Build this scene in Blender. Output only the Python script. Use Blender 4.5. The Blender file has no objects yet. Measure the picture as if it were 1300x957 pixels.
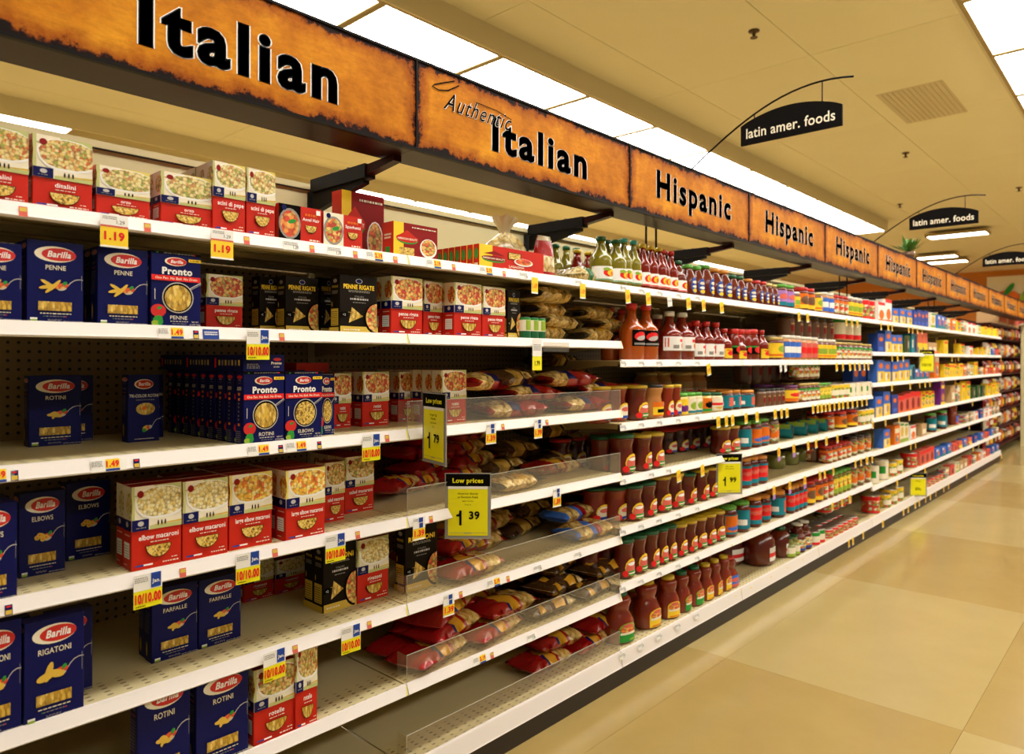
import bpy, math, random
from mathutils import Vector, Matrix
random.seed(7)
SC = bpy.context.scene
COL = SC.collection
# ------------------------------------------------------------------ camera
F, A, CH, CD = 905.0, math.radians(42.7), 1.47, 1.81      # focal length in px, yaw to the aisle, eye height, distance to shelf fronts
ca, sa = math.cos(A), math.sin(A)
cam = bpy.data.cameras.new('camera'); camo = bpy.data.objects.new('camera', cam); COL.objects.link(camo)
camo.location = (0, -CD, CH)
camo.rotation_mode = 'QUATERNION'
camo.rotation_quaternion = (Matrix.Rotation(A-math.pi/2, 3, 'Z') @ Matrix.Rotation(math.pi/2, 3, 'X') @ Matrix.Rotation(0.0027, 3, 'Z')).to_quaternion()
cam.sensor_width = 36; cam.lens = 36*F/1300; cam.shift_y = -23.5/1300
cam.clip_start = .05; cam.clip_end = 100
cam.dof.use_dof = True; cam.dof.focus_distance = 2.3; cam.dof.aperture_fstop = 3.4
SC.camera = camo
# ------------------------------------------------------------------ world, exposure
w = bpy.data.worlds.new('world'); SC.world = w; w.use_nodes = True
w.node_tree.nodes['Background'].inputs[0].default_value = (1, .86, .62, 1)
w.node_tree.nodes['Background'].inputs[1].default_value = .12
SC.view_settings.view_transform = 'Standard'; SC.view_settings.look = 'None'
SC.view_settings.gamma = 1; SC.view_settings.use_curve_mapping = False
SC.view_settings.exposure = 0.88
LIGHT = 9.0            # emission of the ceiling diffusers
# ------------------------------------------------------------------ photo geometry helpers
def hy(px): return 455 + .0027*(px-650)
def X_at(px, Y=0.):
    u = (px-650)/F; return (Y+CD)*(ca+u*sa)/(sa-u*ca)
def dep(px, Y=0.):
    u = (px-650)/F; return (Y+CD)/(sa-u*ca)
def Z_at(px, py, Y=0.): return CH + (hy(px)-py)*dep(px, Y)/F
def Y_on(px, py, z):
    u = (px-650)/F; return F*(CH-z)/(py-hy(px))*(sa-u*ca)-CD
def px_of(X, Y):
    d = X*ca+(Y+CD)*sa; return 650+F*(X*sa-(Y+CD)*ca)/d
# ------------------------------------------------------------------ materials
MATS = {}
def mat(name, col, rough=.5, metal=0., coat=0., spec=.5, emit=0.):
    if name in MATS: return MATS[name]
    m = bpy.data.materials.new(name); m.use_nodes = True
    b = m.node_tree.nodes['Principled BSDF']
    b.inputs['Base Color'].default_value = (*col, 1); b.inputs['Roughness'].default_value = rough
    b.inputs['Metallic'].default_value = metal; b.inputs['Coat Weight'].default_value = coat
    b.inputs['Specular IOR Level'].default_value = .2 if name.endswith('_print') else spec
    if emit:
        b.inputs['Emission Color'].default_value = (*col, 1); b.inputs['Emission Strength'].default_value = emit
    if name == 'dark_print': b.inputs['Specular IOR Level'].default_value = .05; b.inputs['Roughness'].default_value = .8
    MATS[name] = m; return m
def nodes(m):
    nt = m.node_tree; return nt, nt.nodes, nt.links, nt.nodes['Principled BSDF']
def ramp(nt, src, stops, interp='LINEAR'):
    r = nt.nodes.new('ShaderNodeValToRGB'); r.color_ramp.interpolation = interp
    e = r.color_ramp.elements
    while len(e) < len(stops): e.new(.5)
    for k, (p, c) in enumerate(stops): e[k].position = p; e[k].color = (*c, 1)
    nt.links.new(src, r.inputs[0]); return r
def coords(nt, scale=(1, 1, 1), rot=(0, 0, 0), kind='Object'):
    t = nt.nodes.new('ShaderNodeTexCoord'); mp = nt.nodes.new('ShaderNodeMapping')
    mp.inputs['Scale'].default_value = scale; mp.inputs['Rotation'].default_value = rot
    nt.links.new(t.outputs[kind], mp.inputs[0]); return mp.outputs[0]
def noise(nt, vec, scale, detail=3, rough=.6):
    n = nt.nodes.new('ShaderNodeTexNoise'); n.inputs['Scale'].default_value = scale
    n.inputs['Detail'].default_value = detail; n.inputs['Roughness'].default_value = rough
    nt.links.new(vec, n.inputs['Vector']); return n.outputs['Fac']
def food(name, cols, scale=160, stretch=(1, 1, 1), rot=(0, 0, 0), rough=.45, coat=0.):
    """flat printed (or seen through a window) food: cells of the given colours, darker in the gaps"""
    if name in MATS: return MATS[name]
    m = mat(name, cols[0], rough, coat=coat); nt, N, L, b = nodes(m)
    v = coords(nt, stretch, rot)
    wn = N.new('ShaderNodeTexNoise'); wn.inputs['Scale'].default_value = scale*.6; L.new(v, wn.inputs['Vector'])
    mx = N.new('ShaderNodeMix'); mx.data_type = 'VECTOR'; mx.inputs[0].default_value = .006
    L.new(v, mx.inputs[4]); L.new(wn.outputs['Color'], mx.inputs[5])
    vo = N.new('ShaderNodeTexVoronoi'); vo.inputs['Scale'].default_value = scale; L.new(mx.outputs[1], vo.inputs['Vector'])
    sp = N.new('ShaderNodeSeparateColor'); L.new(vo.outputs['Color'], sp.inputs[0])
    n = len(cols)
    r = ramp(nt, sp.outputs[0], [((k+.0)/n, c) for k, c in enumerate(cols)], 'CONSTANT')
    dk = ramp(nt, vo.outputs['Distance'], [(.45, (1, 1, 1)), (.9, (.45, .36, .25))])
    mu = N.new('ShaderNodeMix'); mu.data_type = 'RGBA'; mu.blend_type = 'MULTIPLY'; mu.inputs[0].default_value = 1
    L.new(r.outputs[0], mu.inputs[6]); L.new(dk.outputs[0], mu.inputs[7]); L.new(mu.outputs[2], b.inputs['Base Color'])
    return m
# solids
mat('white_rail', (.86, .80, .77), .38, spec=.5)
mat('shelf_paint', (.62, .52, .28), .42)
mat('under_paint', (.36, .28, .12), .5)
mat('upright_black', (.005, .003, .002), .45, spec=.12)
mat('board_cream', (.66, .57, .31), .6)
mat('kick_black', (.02, .012, .008), .5)
mat('navy', (.004, .006, .085), .4, coat=.05, spec=.15)
mat('navy_deep', (.006, .009, .07), .35, coat=.2)
mat('blue_print', (.02, .06, .32), .4)
mat('logo_red', (.62, .015, .012), .4)
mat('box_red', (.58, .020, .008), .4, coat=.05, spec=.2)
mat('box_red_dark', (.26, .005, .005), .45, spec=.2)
mat('cream_print', (.88, .80, .62), .45)
mat('white_print', (.92, .90, .86), .45)
mat('yellow_print', (.93, .62, .03), .45)
mat('sign_yellow', (.90, .83, .0), .45)
mat('tag_yellow', (.95, .66, .01), .5)
mat('orange_print', (.80, .17, .01), .45)
mat('red_print', (.80, .02, .02), .45)
mat('pink_print', (.72, .14, .10), .5)
mat('green_print', (.03, .30, .04), .45)
mat('lime_print', (.30, .45, .04), .45); mat('sage_print', (.55, .56, .22), .45); mat('straw_print', (.80, .66, .16), .45)
mat('dark_print', (.004, .003, .002), .6)
mat('grey_print', (.30, .28, .25), .5)
mat('silver_print', (.55, .52, .50), .3)
mat('brown_black', (.010, .006, .003), .5, spec=.1)
mat('black_sign', (.003, .002, .0015), .6, spec=.08)
mat('mustard', (.70, .48, .05), .45)
mat('teal_print', (.01, .22, .30), .45)
mat('sky_print', (.05, .16, .62), .45)
mat('purple_print', (.16, .02, .22), .4)
mat('lilac_print', (.45, .22, .60), .45)
mat('tan_print', (.55, .34, .16), .5)
mat('salsa', (.13, .012, .003), .2, coat=.25)
mat('salsa_bright', (.24, .022, .005), .18, coat=.3)
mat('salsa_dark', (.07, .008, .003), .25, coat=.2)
mat('orange_sauce', (.46, .075, .005), .15, coat=.3)
mat('red_sauce', (.20, .009, .002), .15, coat=.3)
mat('queso', (.78, .50, .06), .2, coat=.6)
mat('cream_sauce', (.75, .62, .34), .2, coat=.6)
mat('tan_sauce', (.50, .20, .05), .2, coat=.6)
mat('verde', (.21, .17, .010), .15, coat=.3)
mat('pickle', (.22, .22, .04), .2, coat=.6)
mat('bean_brown', (.16, .07, .03), .3, coat=.5)
mat('clear_neck', (.34, .33, .18), .1, coat=.5)
mat('cap_green', (.005, .11, .035), .35); mat('cap_yellow', (.66, .45, .02), .35); mat('cap_red', (.60, .02, .015), .35)
mat('cap_teal', (.05, .38, .33), .35); mat('cap_orange', (.75, .28, .03), .35); mat('cap_white', (.80, .76, .66), .4)
mat('cap_lime', (.12, .42, .05), .35); mat('cap_black', (.02, .02, .02), .3); mat('cap_purple', (.16, .03, .16), .3)
mat('cap_gold', (.62, .45, .15), .3, .4)
mat('tin', (.55, .50, .42), .3, .8)
mat('bag_red', (.34, .006, .006), .25, coat=.3); mat('bag_brown', (.07, .028, .008), .25, coat=.3)
mat('bag_gold', (.60, .36, .06), .22, coat=.6); mat('bag_black', (.03, .02, .012), .22, coat=.6); mat('bag_green', (.02, .16, .06), .22, coat=.6)
mat('film_cream', (.70, .58, .36), .2, coat=.6)
mat('plum', (.035, .003, .005), .5, spec=.2)
# printed food
YP = (.72, .46, .06); YP2 = (.85, .62, .16); YP3 = (.50, .28, .02)
food('pasta_window', [YP, YP2, YP3, YP, (.62, .42, .08)], 150, (1, 1, .45), (0, .6, 0))
food('pasta_small', [YP, YP2, YP3, YP2], 260)
food('pasta_elbow', [YP, YP2, (.25, .13, .01), YP2, YP], 210)
food('dish_red', [(.75, .16, .03), (.80, .50, .12), (.55, .05, .02), (.85, .55, .16), (.70, .25, .06), (.50, .42, .08)], 130)
food('dish_yellow', [(.90, .62, .10), (.92, .75, .30), (.85, .45, .04), (.80, .20, .03), (.92, .68, .15)], 130)
food('dish_pale', [(.85, .74, .36), (.90, .84, .55), (.82, .62, .20), (.88, .78, .42), (.70, .55, .18)], 150)
food('dish_green', [(.72, .60, .24), (.35, .38, .08), (.80, .70, .34), (.62, .30, .10), (.82, .68, .30), (.70, .52, .16)], 150)
food('dish_salad', [(.75, .58, .22), (.60, .14, .03), (.78, .62, .24), (.34, .36, .06), (.80, .66, .30), (.66, .34, .08), (.72, .50, .12)], 140)
food('tomato_food', [(.75, .10, .02), (.85, .30, .05), (.70, .06, .02), (.85, .45, .12)], 90)
food('noodle_bag', [(.78, .52, .15), (.86, .64, .24), (.58, .34, .07), (.80, .56, .18)], 60, (1, .5, 1), rough=.25, coat=.5)
food('nest_bag', [(.70, .55, .26), (.80, .66, .36), (.55, .38, .12)], 70, (1, 1, .5), rough=.2, coat=.5)
food('label_busy', [(.85, .80, .62), (.78, .12, .04), (.85, .55, .05), (.12, .32, .06), (.85, .80, .62)], 75)
food('label_red', [(.80, .75, .62), (.70, .05, .03), (.70, .05, .03), (.85, .55, .08), (.25, .35, .06)], 70)
food('label_blue', [(.05, .12, .50), (.08, .30, .60), (.85, .55, .05), (.05, .10, .42), (.80, .75, .6)], 60)
food('label_yellow', [(.88, .62, .03), (.90, .75, .10), (.75, .08, .03), (.88, .66, .04), (.10, .30, .06)], 60)
food('label_mixed', [(.85, .62, .05), (.75, .08, .05), (.10, .25, .55), (.82, .78, .65), (.15, .35, .08), (.80, .30, .25)], 45)
food('mural_print', [(.62, .10, .05), (.70, .20, .10), (.55, .07, .04), (.72, .30, .18)], 2.2)
# clear plastic
def clear(name, tint, gloss=.07, a=.05):
    m = bpy.data.materials.new(name); m.use_nodes = True; nt = m.node_tree; nt.nodes.clear()
    o = nt.nodes.new('ShaderNodeOutputMaterial'); t = nt.nodes.new('ShaderNodeBsdfTransparent'); g = nt.nodes.new('ShaderNodeBsdfGlossy'); d = nt.nodes.new('ShaderNodeBsdfDiffuse')
    t.inputs[0].default_value = (*tint, 1); g.inputs['Roughness'].default_value = .08; d.inputs[0].default_value = (.8, .75, .65, 1)
    m1 = nt.nodes.new('ShaderNodeMixShader'); m2 = nt.nodes.new('ShaderNodeMixShader'); m1.inputs[0].default_value = gloss; m2.inputs[0].default_value = a
    nt.links.new(t.outputs[0], m1.inputs[1]); nt.links.new(g.outputs[0], m1.inputs[2]); nt.links.new(m1.outputs[0], m2.inputs[1]); nt.links.new(d.outputs[0], m2.inputs[2]); nt.links.new(m2.outputs[0], o.inputs[0])
    MATS[name] = m; return m
clear('clear_plastic', (.95, .93, .88)); clear('clear_edge', (.8, .76, .65), .3, .4)
# parchment of the canopy signs: burnt rim and mottling printed on each panel
def parchment():
    m = mat('parchment', (.7, .3, .05), .6, spec=.12); nt, N, L, b = nodes(m)
    g = coords(nt, kind='Generated'); ob = coords(nt)
    n1 = noise(nt, ob, 5, 6, .65); n2 = noise(nt, coords(nt, (1, 1, 3)), 28, 5, .7)
    base = ramp(nt, n1, [(.3, (.36, .11, .003)), (.5, (.57, .195, .005)), (.68, (.73, .31, .012))])
    fine = ramp(nt, n2, [(.3, (.72, .66, .6)), (.6, (1, 1, 1))])
    mu = N.new('ShaderNodeMix'); mu.data_type = 'RGBA'; mu.blend_type = 'MULTIPLY'; mu.inputs[0].default_value = .8
    L.new(base.outputs[0], mu.inputs[6]); L.new(fine.outputs[0], mu.inputs[7])
    s = N.new('ShaderNodeSeparateXYZ'); L.new(g, s.inputs[0])
    def edge(sock, k):      # distance to the nearer of the two rims, in metres
        a = N.new('ShaderNodeMath'); a.operation = 'SUBTRACT'; a.inputs[0].default_value = 1; L.new(sock, a.inputs[1])
        mn = N.new('ShaderNodeMath'); mn.operation = 'MINIMUM'; L.new(sock, mn.inputs[0]); L.new(a.outputs[0], mn.inputs[1])
        sc = N.new('ShaderNodeMath'); sc.operation = 'MULTIPLY'; sc.inputs[1].default_value = k; L.new(mn.outputs[0], sc.inputs[0]); return sc.outputs[0]
    e1 = edge(s.outputs[0], 1.21); e2 = edge(s.outputs[2], .286)
    mn = N.new('ShaderNodeMath'); mn.operation = 'MINIMUM'; L.new(e1, mn.inputs[0]); L.new(e2, mn.inputs[1])
    n3 = noise(nt, ob, 13, 5, .75)
    k = N.new('ShaderNodeMath'); k.operation = 'MULTIPLY_ADD'; k.inputs[1].default_value = .11; L.new(n3, k.inputs[0]); k.inputs[2].default_value = -.050
    sub = N.new('ShaderNodeMath'); sub.operation = 'SUBTRACT'; L.new(mn.outputs[0], sub.inputs[0]); L.new(k.outputs[0], sub.inputs[1])
    rp = ramp(nt, sub.outputs[0], [(.0, (.012, .006, .004)), (.004, (.10, .03, .01)), (.012, (.60, .42, .34)), (.05, (1, 1, 1))])
    m2 = N.new('ShaderNodeMix'); m2.data_type = 'RGBA'; m2.blend_type = 'MULTIPLY'; m2.inputs[0].default_value = 1
    L.new(mu.outputs[2], m2.inputs[6]); L.new(rp.outputs[0], m2.inputs[7]); L.new(m2.outputs[2], b.inputs['Base Color'])
parchment()
def perforated(name, col, hole, pitch, rx, ry, ymax=None, off=0., rough=.5, axes=(0, 1)):
    """rows of punched holes drawn on sheet metal"""
    m = mat(name, col, rough); nt, N, L, b = nodes(m)
    s = N.new('ShaderNodeSeparateXYZ'); L.new(coords(nt), s.inputs[0])
    def cell(sock, p):
        a = N.new('ShaderNodeMath'); a.operation = 'DIVIDE'; a.inputs[1].default_value = p; L.new(sock, a.inputs[0])
        f = N.new('ShaderNodeMath'); f.operation = 'FRACT'; L.new(a.outputs[0], f.inputs[0])
        c = N.new('ShaderNodeMath'); c.operation = 'SUBTRACT'; c.inputs[1].default_value = .5; L.new(f.outputs[0], c.inputs[0])
        q = N.new('ShaderNodeMath'); q.operation = 'MULTIPLY'; q.inputs[1].default_value = p; L.new(c.outputs[0], q.inputs[0]); return q.outputs[0]
    def norm(sock, r):
        d = N.new('ShaderNodeMath'); d.operation = 'DIVIDE'; d.inputs[1].default_value = r; L.new(sock, d.inputs[0])
        q = N.new('ShaderNodeMath'); q.operation = 'POWER'; q.inputs[1].default_value = 2; L.new(d.outputs[0], q.inputs[0])
        return q.outputs[0]
    a = norm(cell(s.outputs[axes[0]], pitch[0]), rx); c = norm(cell(s.outputs[axes[1]], pitch[1]), ry)
    ad = N.new('ShaderNodeMath'); L.new(a, ad.inputs[0]); L.new(c, ad.inputs[1])
    lt = N.new('ShaderNodeMath'); lt.operation = 'LESS_THAN'; lt.inputs[1].default_value = 1; L.new(ad.outputs[0], lt.inputs[0])
    out = lt.outputs[0]
    if ymax:
        l2 = N.new('ShaderNodeMath'); l2.operation = 'LESS_THAN'; l2.inputs[1].default_value = ymax; L.new(s.outputs[axes[1]], l2.inputs[0])
        mm = N.new('ShaderNodeMath'); mm.operation = 'MULTIPLY'; L.new(out, mm.inputs[0]); L.new(l2.outputs[0], mm.inputs[1]); out = mm.outputs[0]
    mx = N.new('ShaderNodeMix'); mx.data_type = 'RGBA'; L.new(out, mx.inputs[0]); mx.inputs[6].default_value = (*col, 1); mx.inputs[7].default_value = (*hole, 1)
    L.new(mx.outputs[2], b.inputs['Base Color'])
perforated('pegboard', (.26, .17, .065), (.01, .006, .003), (.0254, .0254), .0045, .0045, axes=(0, 2), rough=.6)
perforated('deck_perf', (.64, .54, .29), (.16, .11, .04), (.042, .021), .0075, .0035, ymax=.115, rough=.4)
def speckled(name, c1, c2, rough, scale=3., coat=0., bump=0.):
    m = mat(name, c1, rough, coat=coat); nt, N, L, b = nodes(m)
    r = ramp(nt, noise(nt, coords(nt, kind='Object'), scale, 5, .6), [(.35, c1), (.65, c2)])
    L.new(r.outputs[0], b.inputs['Base Color'])
    if bump:
        bp = N.new('ShaderNodeBump'); bp.inputs['Strength'].default_value = bump; bp.inputs['Distance'].default_value = .002
        L.new(noise(nt, coords(nt), scale*30, 2), bp.inputs['Height']); L.new(bp.outputs[0], b.inputs['Normal'])
    return m
speckled('floor_light', (.42, .315, .125), (.45, .34, .137), .17, 2.5)
speckled('floor_tan', (.37, .255, .083), (.40, .28, .095), .17, 2.5)
speckled('ceiling_tile', (.84, .79, .57), (.86, .81, .59), .8, 1.3, bump=.15)
speckled('ceiling_trim', (.70, .63, .43), (.72, .65, .44), .8, 1.3)
mat('vent_grey', (.66, .58, .40), .7)
mat('canopy_dark', (.026, .003, .002), .3, spec=.12)
mat('wall_orange', (.60, .20, .02), .7); mat('wall_tan', (.50, .38, .17), .8)
mat('diffuser', (1, .97, .90), .6, emit=LIGHT); mat('fixture_frame', (.40, .30, .12), .5)
mat('steel', (.5, .45, .38), .3, .9); mat('leaf_green', (.08, .22, .03), .5)
mat('sprinkler', (.10, .06, .03), .4, .5)

def crinkle(name, scale=28, dist=.006):
    m = MATS[name]; nt, N, L, b = nodes(m); bp = N.new('ShaderNodeBump'); bp.inputs['Strength'].default_value = .7; bp.inputs['Distance'].default_value = dist
    L.new(noise(nt, coords(nt, (1, 2, 1)), scale, 3, .5), bp.inputs['Height']); L.new(bp.outputs[0], b.inputs['Normal'])
for q_ in ('bag_red', 'bag_brown', 'bag_gold', 'bag_black', 'bag_green', 'film_cream', 'noodle_bag', 'nest_bag'): crinkle(q_)
# ------------------------------------------------------------------ mesh helpers
class MB:
    """collects faces of several materials into one mesh"""
    def __init__(s): s.v = []; s.f = []; s.m = []; s.mats = []; s.smooth = []
    def mi(s, m):
        m = MATS[m] if isinstance(m, str) else m
        if m not in s.mats: s.mats.append(m)
        return s.mats.index(m)
    def add(s, vs, fs, m, smooth=False):
        o = len(s.v); s.v += [tuple(v) for v in vs]; k = s.mi(m)
        for f in fs: s.f.append([i+o for i in f]); s.m.append(k); s.smooth.append(smooth)
    def box(s, x0, x1, y0, y1, z0, z1, m):
        v = [(x, y, z) for z in (z0, z1) for y in (y0, y1) for x in (x0, x1)]
        s.add(v, [(0, 2, 3, 1), (4, 5, 7, 6), (0, 1, 5, 4), (2, 6, 7, 3), (0, 4, 6, 2), (1, 3, 7, 5)], m)
    def prism(s, pts, a0, a1, m, axis='x'):
        """outline pts (two coordinates) extruded along an axis"""
        n = len(pts)
        mk = {'x': lambda p, a: (a, p[0], p[1]), 'y': lambda p, a: (p[0], a, p[1]), 'z': lambda p, a: (p[0], p[1], a)}[axis]
        v = [mk(p, a0) for p in pts]+[mk(p, a1) for p in pts]
        s.add(v, [tuple(range(n)), tuple(range(2*n-1, n-1, -1))]+[(i, i+n, (i+1) % n+n, (i+1) % n) for i in range(n)], m)
    def lathe(s, prof, m, n=14, cx=0, cy=0, cap=True, flat=1.):
        """prof: (r, z) upward; m: a name or one per band"""
        v = []
        for r, z in prof:
            for k in range(n):
                a = 2*math.pi*k/n; v.append((cx+r*math.cos(a), cy+r*math.sin(a)*flat, z))
        for j in range(len(prof)-1):
            mm = m if isinstance(m, str) else m[j]
            if j == 0: s.add(v, [], mm); o = len(s.v)-len(v)
            k = s.mi(mm)
            for i in range(n):
                a, b = j*n+i, j*n+(i+1) % n
                s.f.append([a+o, b+o, b+n+o, a+n+o]); s.m.append(k); s.smooth.append(True)
        if cap:
            k = s.mi(m if isinstance(m, str) else m[0]); s.f.append([o+i for i in range(n-1, -1, -1)]); s.m.append(k); s.smooth.append(False)
            k = s.mi(m if isinstance(m, str) else m[-1]); s.f.append([o+(len(prof)-1)*n+i for i in range(n)]); s.m.append(k); s.smooth.append(False)
    def tube(s, pts, r, m, n=6):
        rings = []
        for i, p in enumerate(pts):
            p = Vector(p); d = (Vector(pts[min(i+1, len(pts)-1)])-Vector(pts[max(i-1, 0)])).normalized()
            u = d.cross(Vector((0, 0, 1)));
            if u.length < .05: u = d.cross(Vector((1, 0, 0)))
            u.normalize(); w = d.cross(u); rings.append([p+(u*math.cos(2*math.pi*k/n)+w*math.sin(2*math.pi*k/n))*r for k in range(n)])
        v = [q for ring in rings for q in ring]
        fs = [(j*n+i, j*n+(i+1) % n, (j+1)*n+(i+1) % n, (j+1)*n+i) for j in range(len(pts)-1) for i in range(n)]
        fs += [tuple(range(n-1, -1, -1)), tuple((len(pts)-1)*n+i for i in range(n))]
        s.add(v, fs, m, True)
    def split(s, test):
        """faces whose material passes the test go to a mesh of their own"""
        o = MB(); o.v = list(s.v); o.mats = s.mats; keep = MB(); keep.v = s.v; keep.mats = s.mats
        for f, m, sm in zip(s.f, s.m, s.smooth):
            t = o if test(s.mats[m].name) else keep; t.f.append(f); t.m.append(m); t.smooth.append(sm)
        return keep.pack(), (o.pack() if o.f else None)
    def pack(s):
        used = sorted({i for f in s.f for i in f}); ix = {a: b for b, a in enumerate(used)}; r = MB()
        mm = sorted(set(s.m)); mi = {a: b for b, a in enumerate(mm)}; r.mats = [s.mats[a] for a in mm]
        r.v = [s.v[i] for i in used]; r.f = [[ix[i] for i in f] for f in s.f]; r.m = [mi[a] for a in s.m]; r.smooth = s.smooth; return r
    def mesh(s, name):
        me = bpy.data.meshes.new(name); me.from_pydata(s.v, [], s.f)
        for m in s.mats: me.materials.append(m)
        me.polygons.foreach_set('material_index', s.m); me.polygons.foreach_set('use_smooth', s.smooth); me.update(); return me
TXT = {}
def text_geo(t, bold=0., shear=0., sp=0.):
    k = (t, bold, shear, sp)
    if k not in TXT:
        c = bpy.data.curves.new('lettering', 'FONT'); c.body = t; c.size = 1; c.offset = bold; c.shear = shear; c.resolution_u = 3; c.space_character = sp or 1.0+bold*2.5; c.fill_mode = 'FRONT'
        o = bpy.data.objects.new('lettering', c); me = bpy.data.meshes.new_from_object(o)
        vs = [(v.co.x, v.co.y) for v in me.vertices]; fs = [tuple(p.vertices) for p in me.polygons]
        bpy.data.objects.remove(o); bpy.data.curves.remove(c); bpy.data.meshes.remove(me)
        x0 = min(v[0] for v in vs); x1 = max(v[0] for v in vs)
        TXT[k] = ([(x-x0, y) for x, y in vs], fs, x1-x0)
    return TXT[k]
class Print:
    """flat print on a face W wide, H high; positions are fractions of both, u from the left, v from the bottom"""
    def __init__(s, W, H, step=.00025, cols=1, rings=1): s.W = W; s.H = H; s.b = MB(); s.l = 0; s.step = step; s.cols = cols; s.rings = rings
    def put(s, pts, fs, m): s.l += 1; s.b.add([(x, -s.l*s.step, z) for x, z in pts], fs, m)
    def P(s, u, v): return ((u-.5)*s.W, v*s.H)
    def rect(s, u0, v0, u1, v1, m, n=1):
        n = max(1, round(s.cols*abs(u1-u0)))
        pts = [s.P(u0+(u1-u0)*i/n, v) for i in range(n+1) for v in (v0, v1)]
        s.put(pts, [(2*i, 2*i+2, 2*i+3, 2*i+1) for i in range(n)], m)
    def poly(s, pts, m): s.put([s.P(*p) for p in pts], [tuple(range(len(pts)))], m)
    def ell(s, u, v, ru, rv, m, rot=0., a0=0., a1=360., n=18):
        """radii: ru as a fraction of W, rv of H"""
        cx, cz = s.P(u, v); pts = [(cx, cz)]; full = a1-a0 >= 359; R = s.rings if ru*s.cols > 1 else 1
        if s.rings > 1: n = min(n, 12)
        c = n if full else n+1
        for j in range(1, R+1):
            for k in range(c):
                a = math.radians(a0+(a1-a0)*k/n); x, z = ru*s.W*math.cos(a)*j/R, rv*s.H*math.sin(a)*j/R
                pts.append((cx+x*math.cos(rot)-z*math.sin(rot), cz+x*math.sin(rot)+z*math.cos(rot)))
        e = c if full else c-1
        fs = [(0, 1+i, 1+(i+1) % c) for i in range(e)]+[(1+(j-1)*c+i, 1+j*c+i, 1+j*c+(i+1) % c, 1+(j-1)*c+(i+1) % c) for j in range(1, R) for i in range(e)]
        s.put(pts, fs, m)
    def stroke(s, pts, w, m):
        q = [Vector(s.P(*p)) for p in pts]; w *= s.W; v = []
        for i, p in enumerate(q):
            d = (q[min(i+1, len(q)-1)]-q[max(i-1, 0)]).normalized(); nn = Vector((-d.y, d.x))*w/2; v += [tuple(p-nn), tuple(p+nn)]
        s.put(v, [(2*i, 2*i+2, 2*i+3, 2*i+1) for i in range(len(q)-1)], m)
    def text(s, t, u, v, h, m, fit=None, bold=0., shear=0., align='C', rot=0.):
        """h: cap height as a fraction of H; fit: greatest width as a fraction of W; v: baseline"""
        vs, fs, w = text_geo(t, bold, shear); k = h*s.H/.70; kx = k
        if fit and w*k > fit*s.W: kx = fit*s.W/w
        if fit and fit < 0: kx = -fit*s.W/w
        ox = {'C': -w/2, 'L': 0, 'R': -w}[align]; cx, cz = s.P(u, v); c, n = math.cos(rot), math.sin(rot)
        s.put([(cx+(x+ox)*kx*c-y*k*n, cz+(x+ox)*kx*n+y*k*c) for x, y in vs], fs, m)
    def lines(s, u0, u1, v, h, m, k=1, gap=1.8):
        """fine print too small to read: broken thin bars"""
        for j in range(k):
            x = u0; vv = v-j*h*gap
            while x < u1:
                l = random.uniform(.03, .09)*.8; s.rect(x, vv, min(x+l, u1), vv+h, m) if x+l*.3 < u1 else None; x += l+.018
                s.l -= 1
            s.l += 1
    def mesh(s, name, wrap=None, z0=0.):
        if wrap:
            s.b.v = [((wrap-y)*math.sin(x/wrap), -(wrap-y)*math.cos(x/wrap), z+z0) for x, y, z in s.b.v]
        elif z0: s.b.v = [(x, y, z+z0) for x, y, z in s.b.v]
        return s.b.mesh(name)
# ------------------------------------------------------------------ objects and registers
def obj(name, me, parent=None, loc=(0, 0, 0), rot=(0, 0, 0), scale=(1, 1, 1)):
    o = bpy.data.objects.new(name, me); COL.objects.link(o); o.location = loc; o.rotation_euler = rot; o.scale = scale
    if parent: o.parent = parent
    return o
def tag(o, label=None, cat=None, group=None, kind=None):
    if label: o['label'] = label
    if cat: o['category'] = cat
    if group: o['group'] = group
    if kind: o['kind'] = kind
    return o
class Kind:
    """a kind of thing: its own mesh plus parts [(name, mesh, label)]; copies share the meshes"""
    def __init__(s, name, cat, look, W, D, H, me, parts): s.name, s.cat, s.look, s.W, s.D, s.H, s.me, s.parts = name, cat, look, W, D, H, me, parts
REG = []
LV = ['top', 'second', 'third', 'fourth', 'fifth', 'sixth', 'bottom']
def place(K, X, Y, Z, sx=1., sy=1., sz=1., rz=0., level=0, zone='pasta bays', row='', look=None, rx=0., ry=0., parts=True):
    r = obj(K.name, K.me, None, (X, Y, Z), (rx, ry, rz), (sx, sy, sz))
    if parts:
        for nm, me, lb in K.parts:
            c = obj(nm, me, r)
            if isinstance(lb, str): c['label'] = lb
            elif lb: obj(lb[0], lb[1], c)
    r['category'] = K.cat
    REG.append((r, look or K.look, level, zone, row, K.name)); return r
ORD = ['', 'first', 'second', 'third', 'fourth', 'fifth', 'sixth', 'seventh', 'eighth', 'ninth', 'tenth', 'eleventh', 'twelfth', 'thirteenth', 'fourteenth', 'fifteenth', 'sixteenth', 'seventeenth', 'eighteenth', 'nineteenth']
def ordn(n):
    if n < 20: return ORD[n]
    t = ['', '', 'twent', 'thirt', 'fort', 'fift', 'sixt', 'sevent', 'eight', 'ninet'][n//10 % 10]
    return (t+'ieth') if n % 10 == 0 else t+'y-'+ORD[n % 10]
LONG = []
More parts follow.
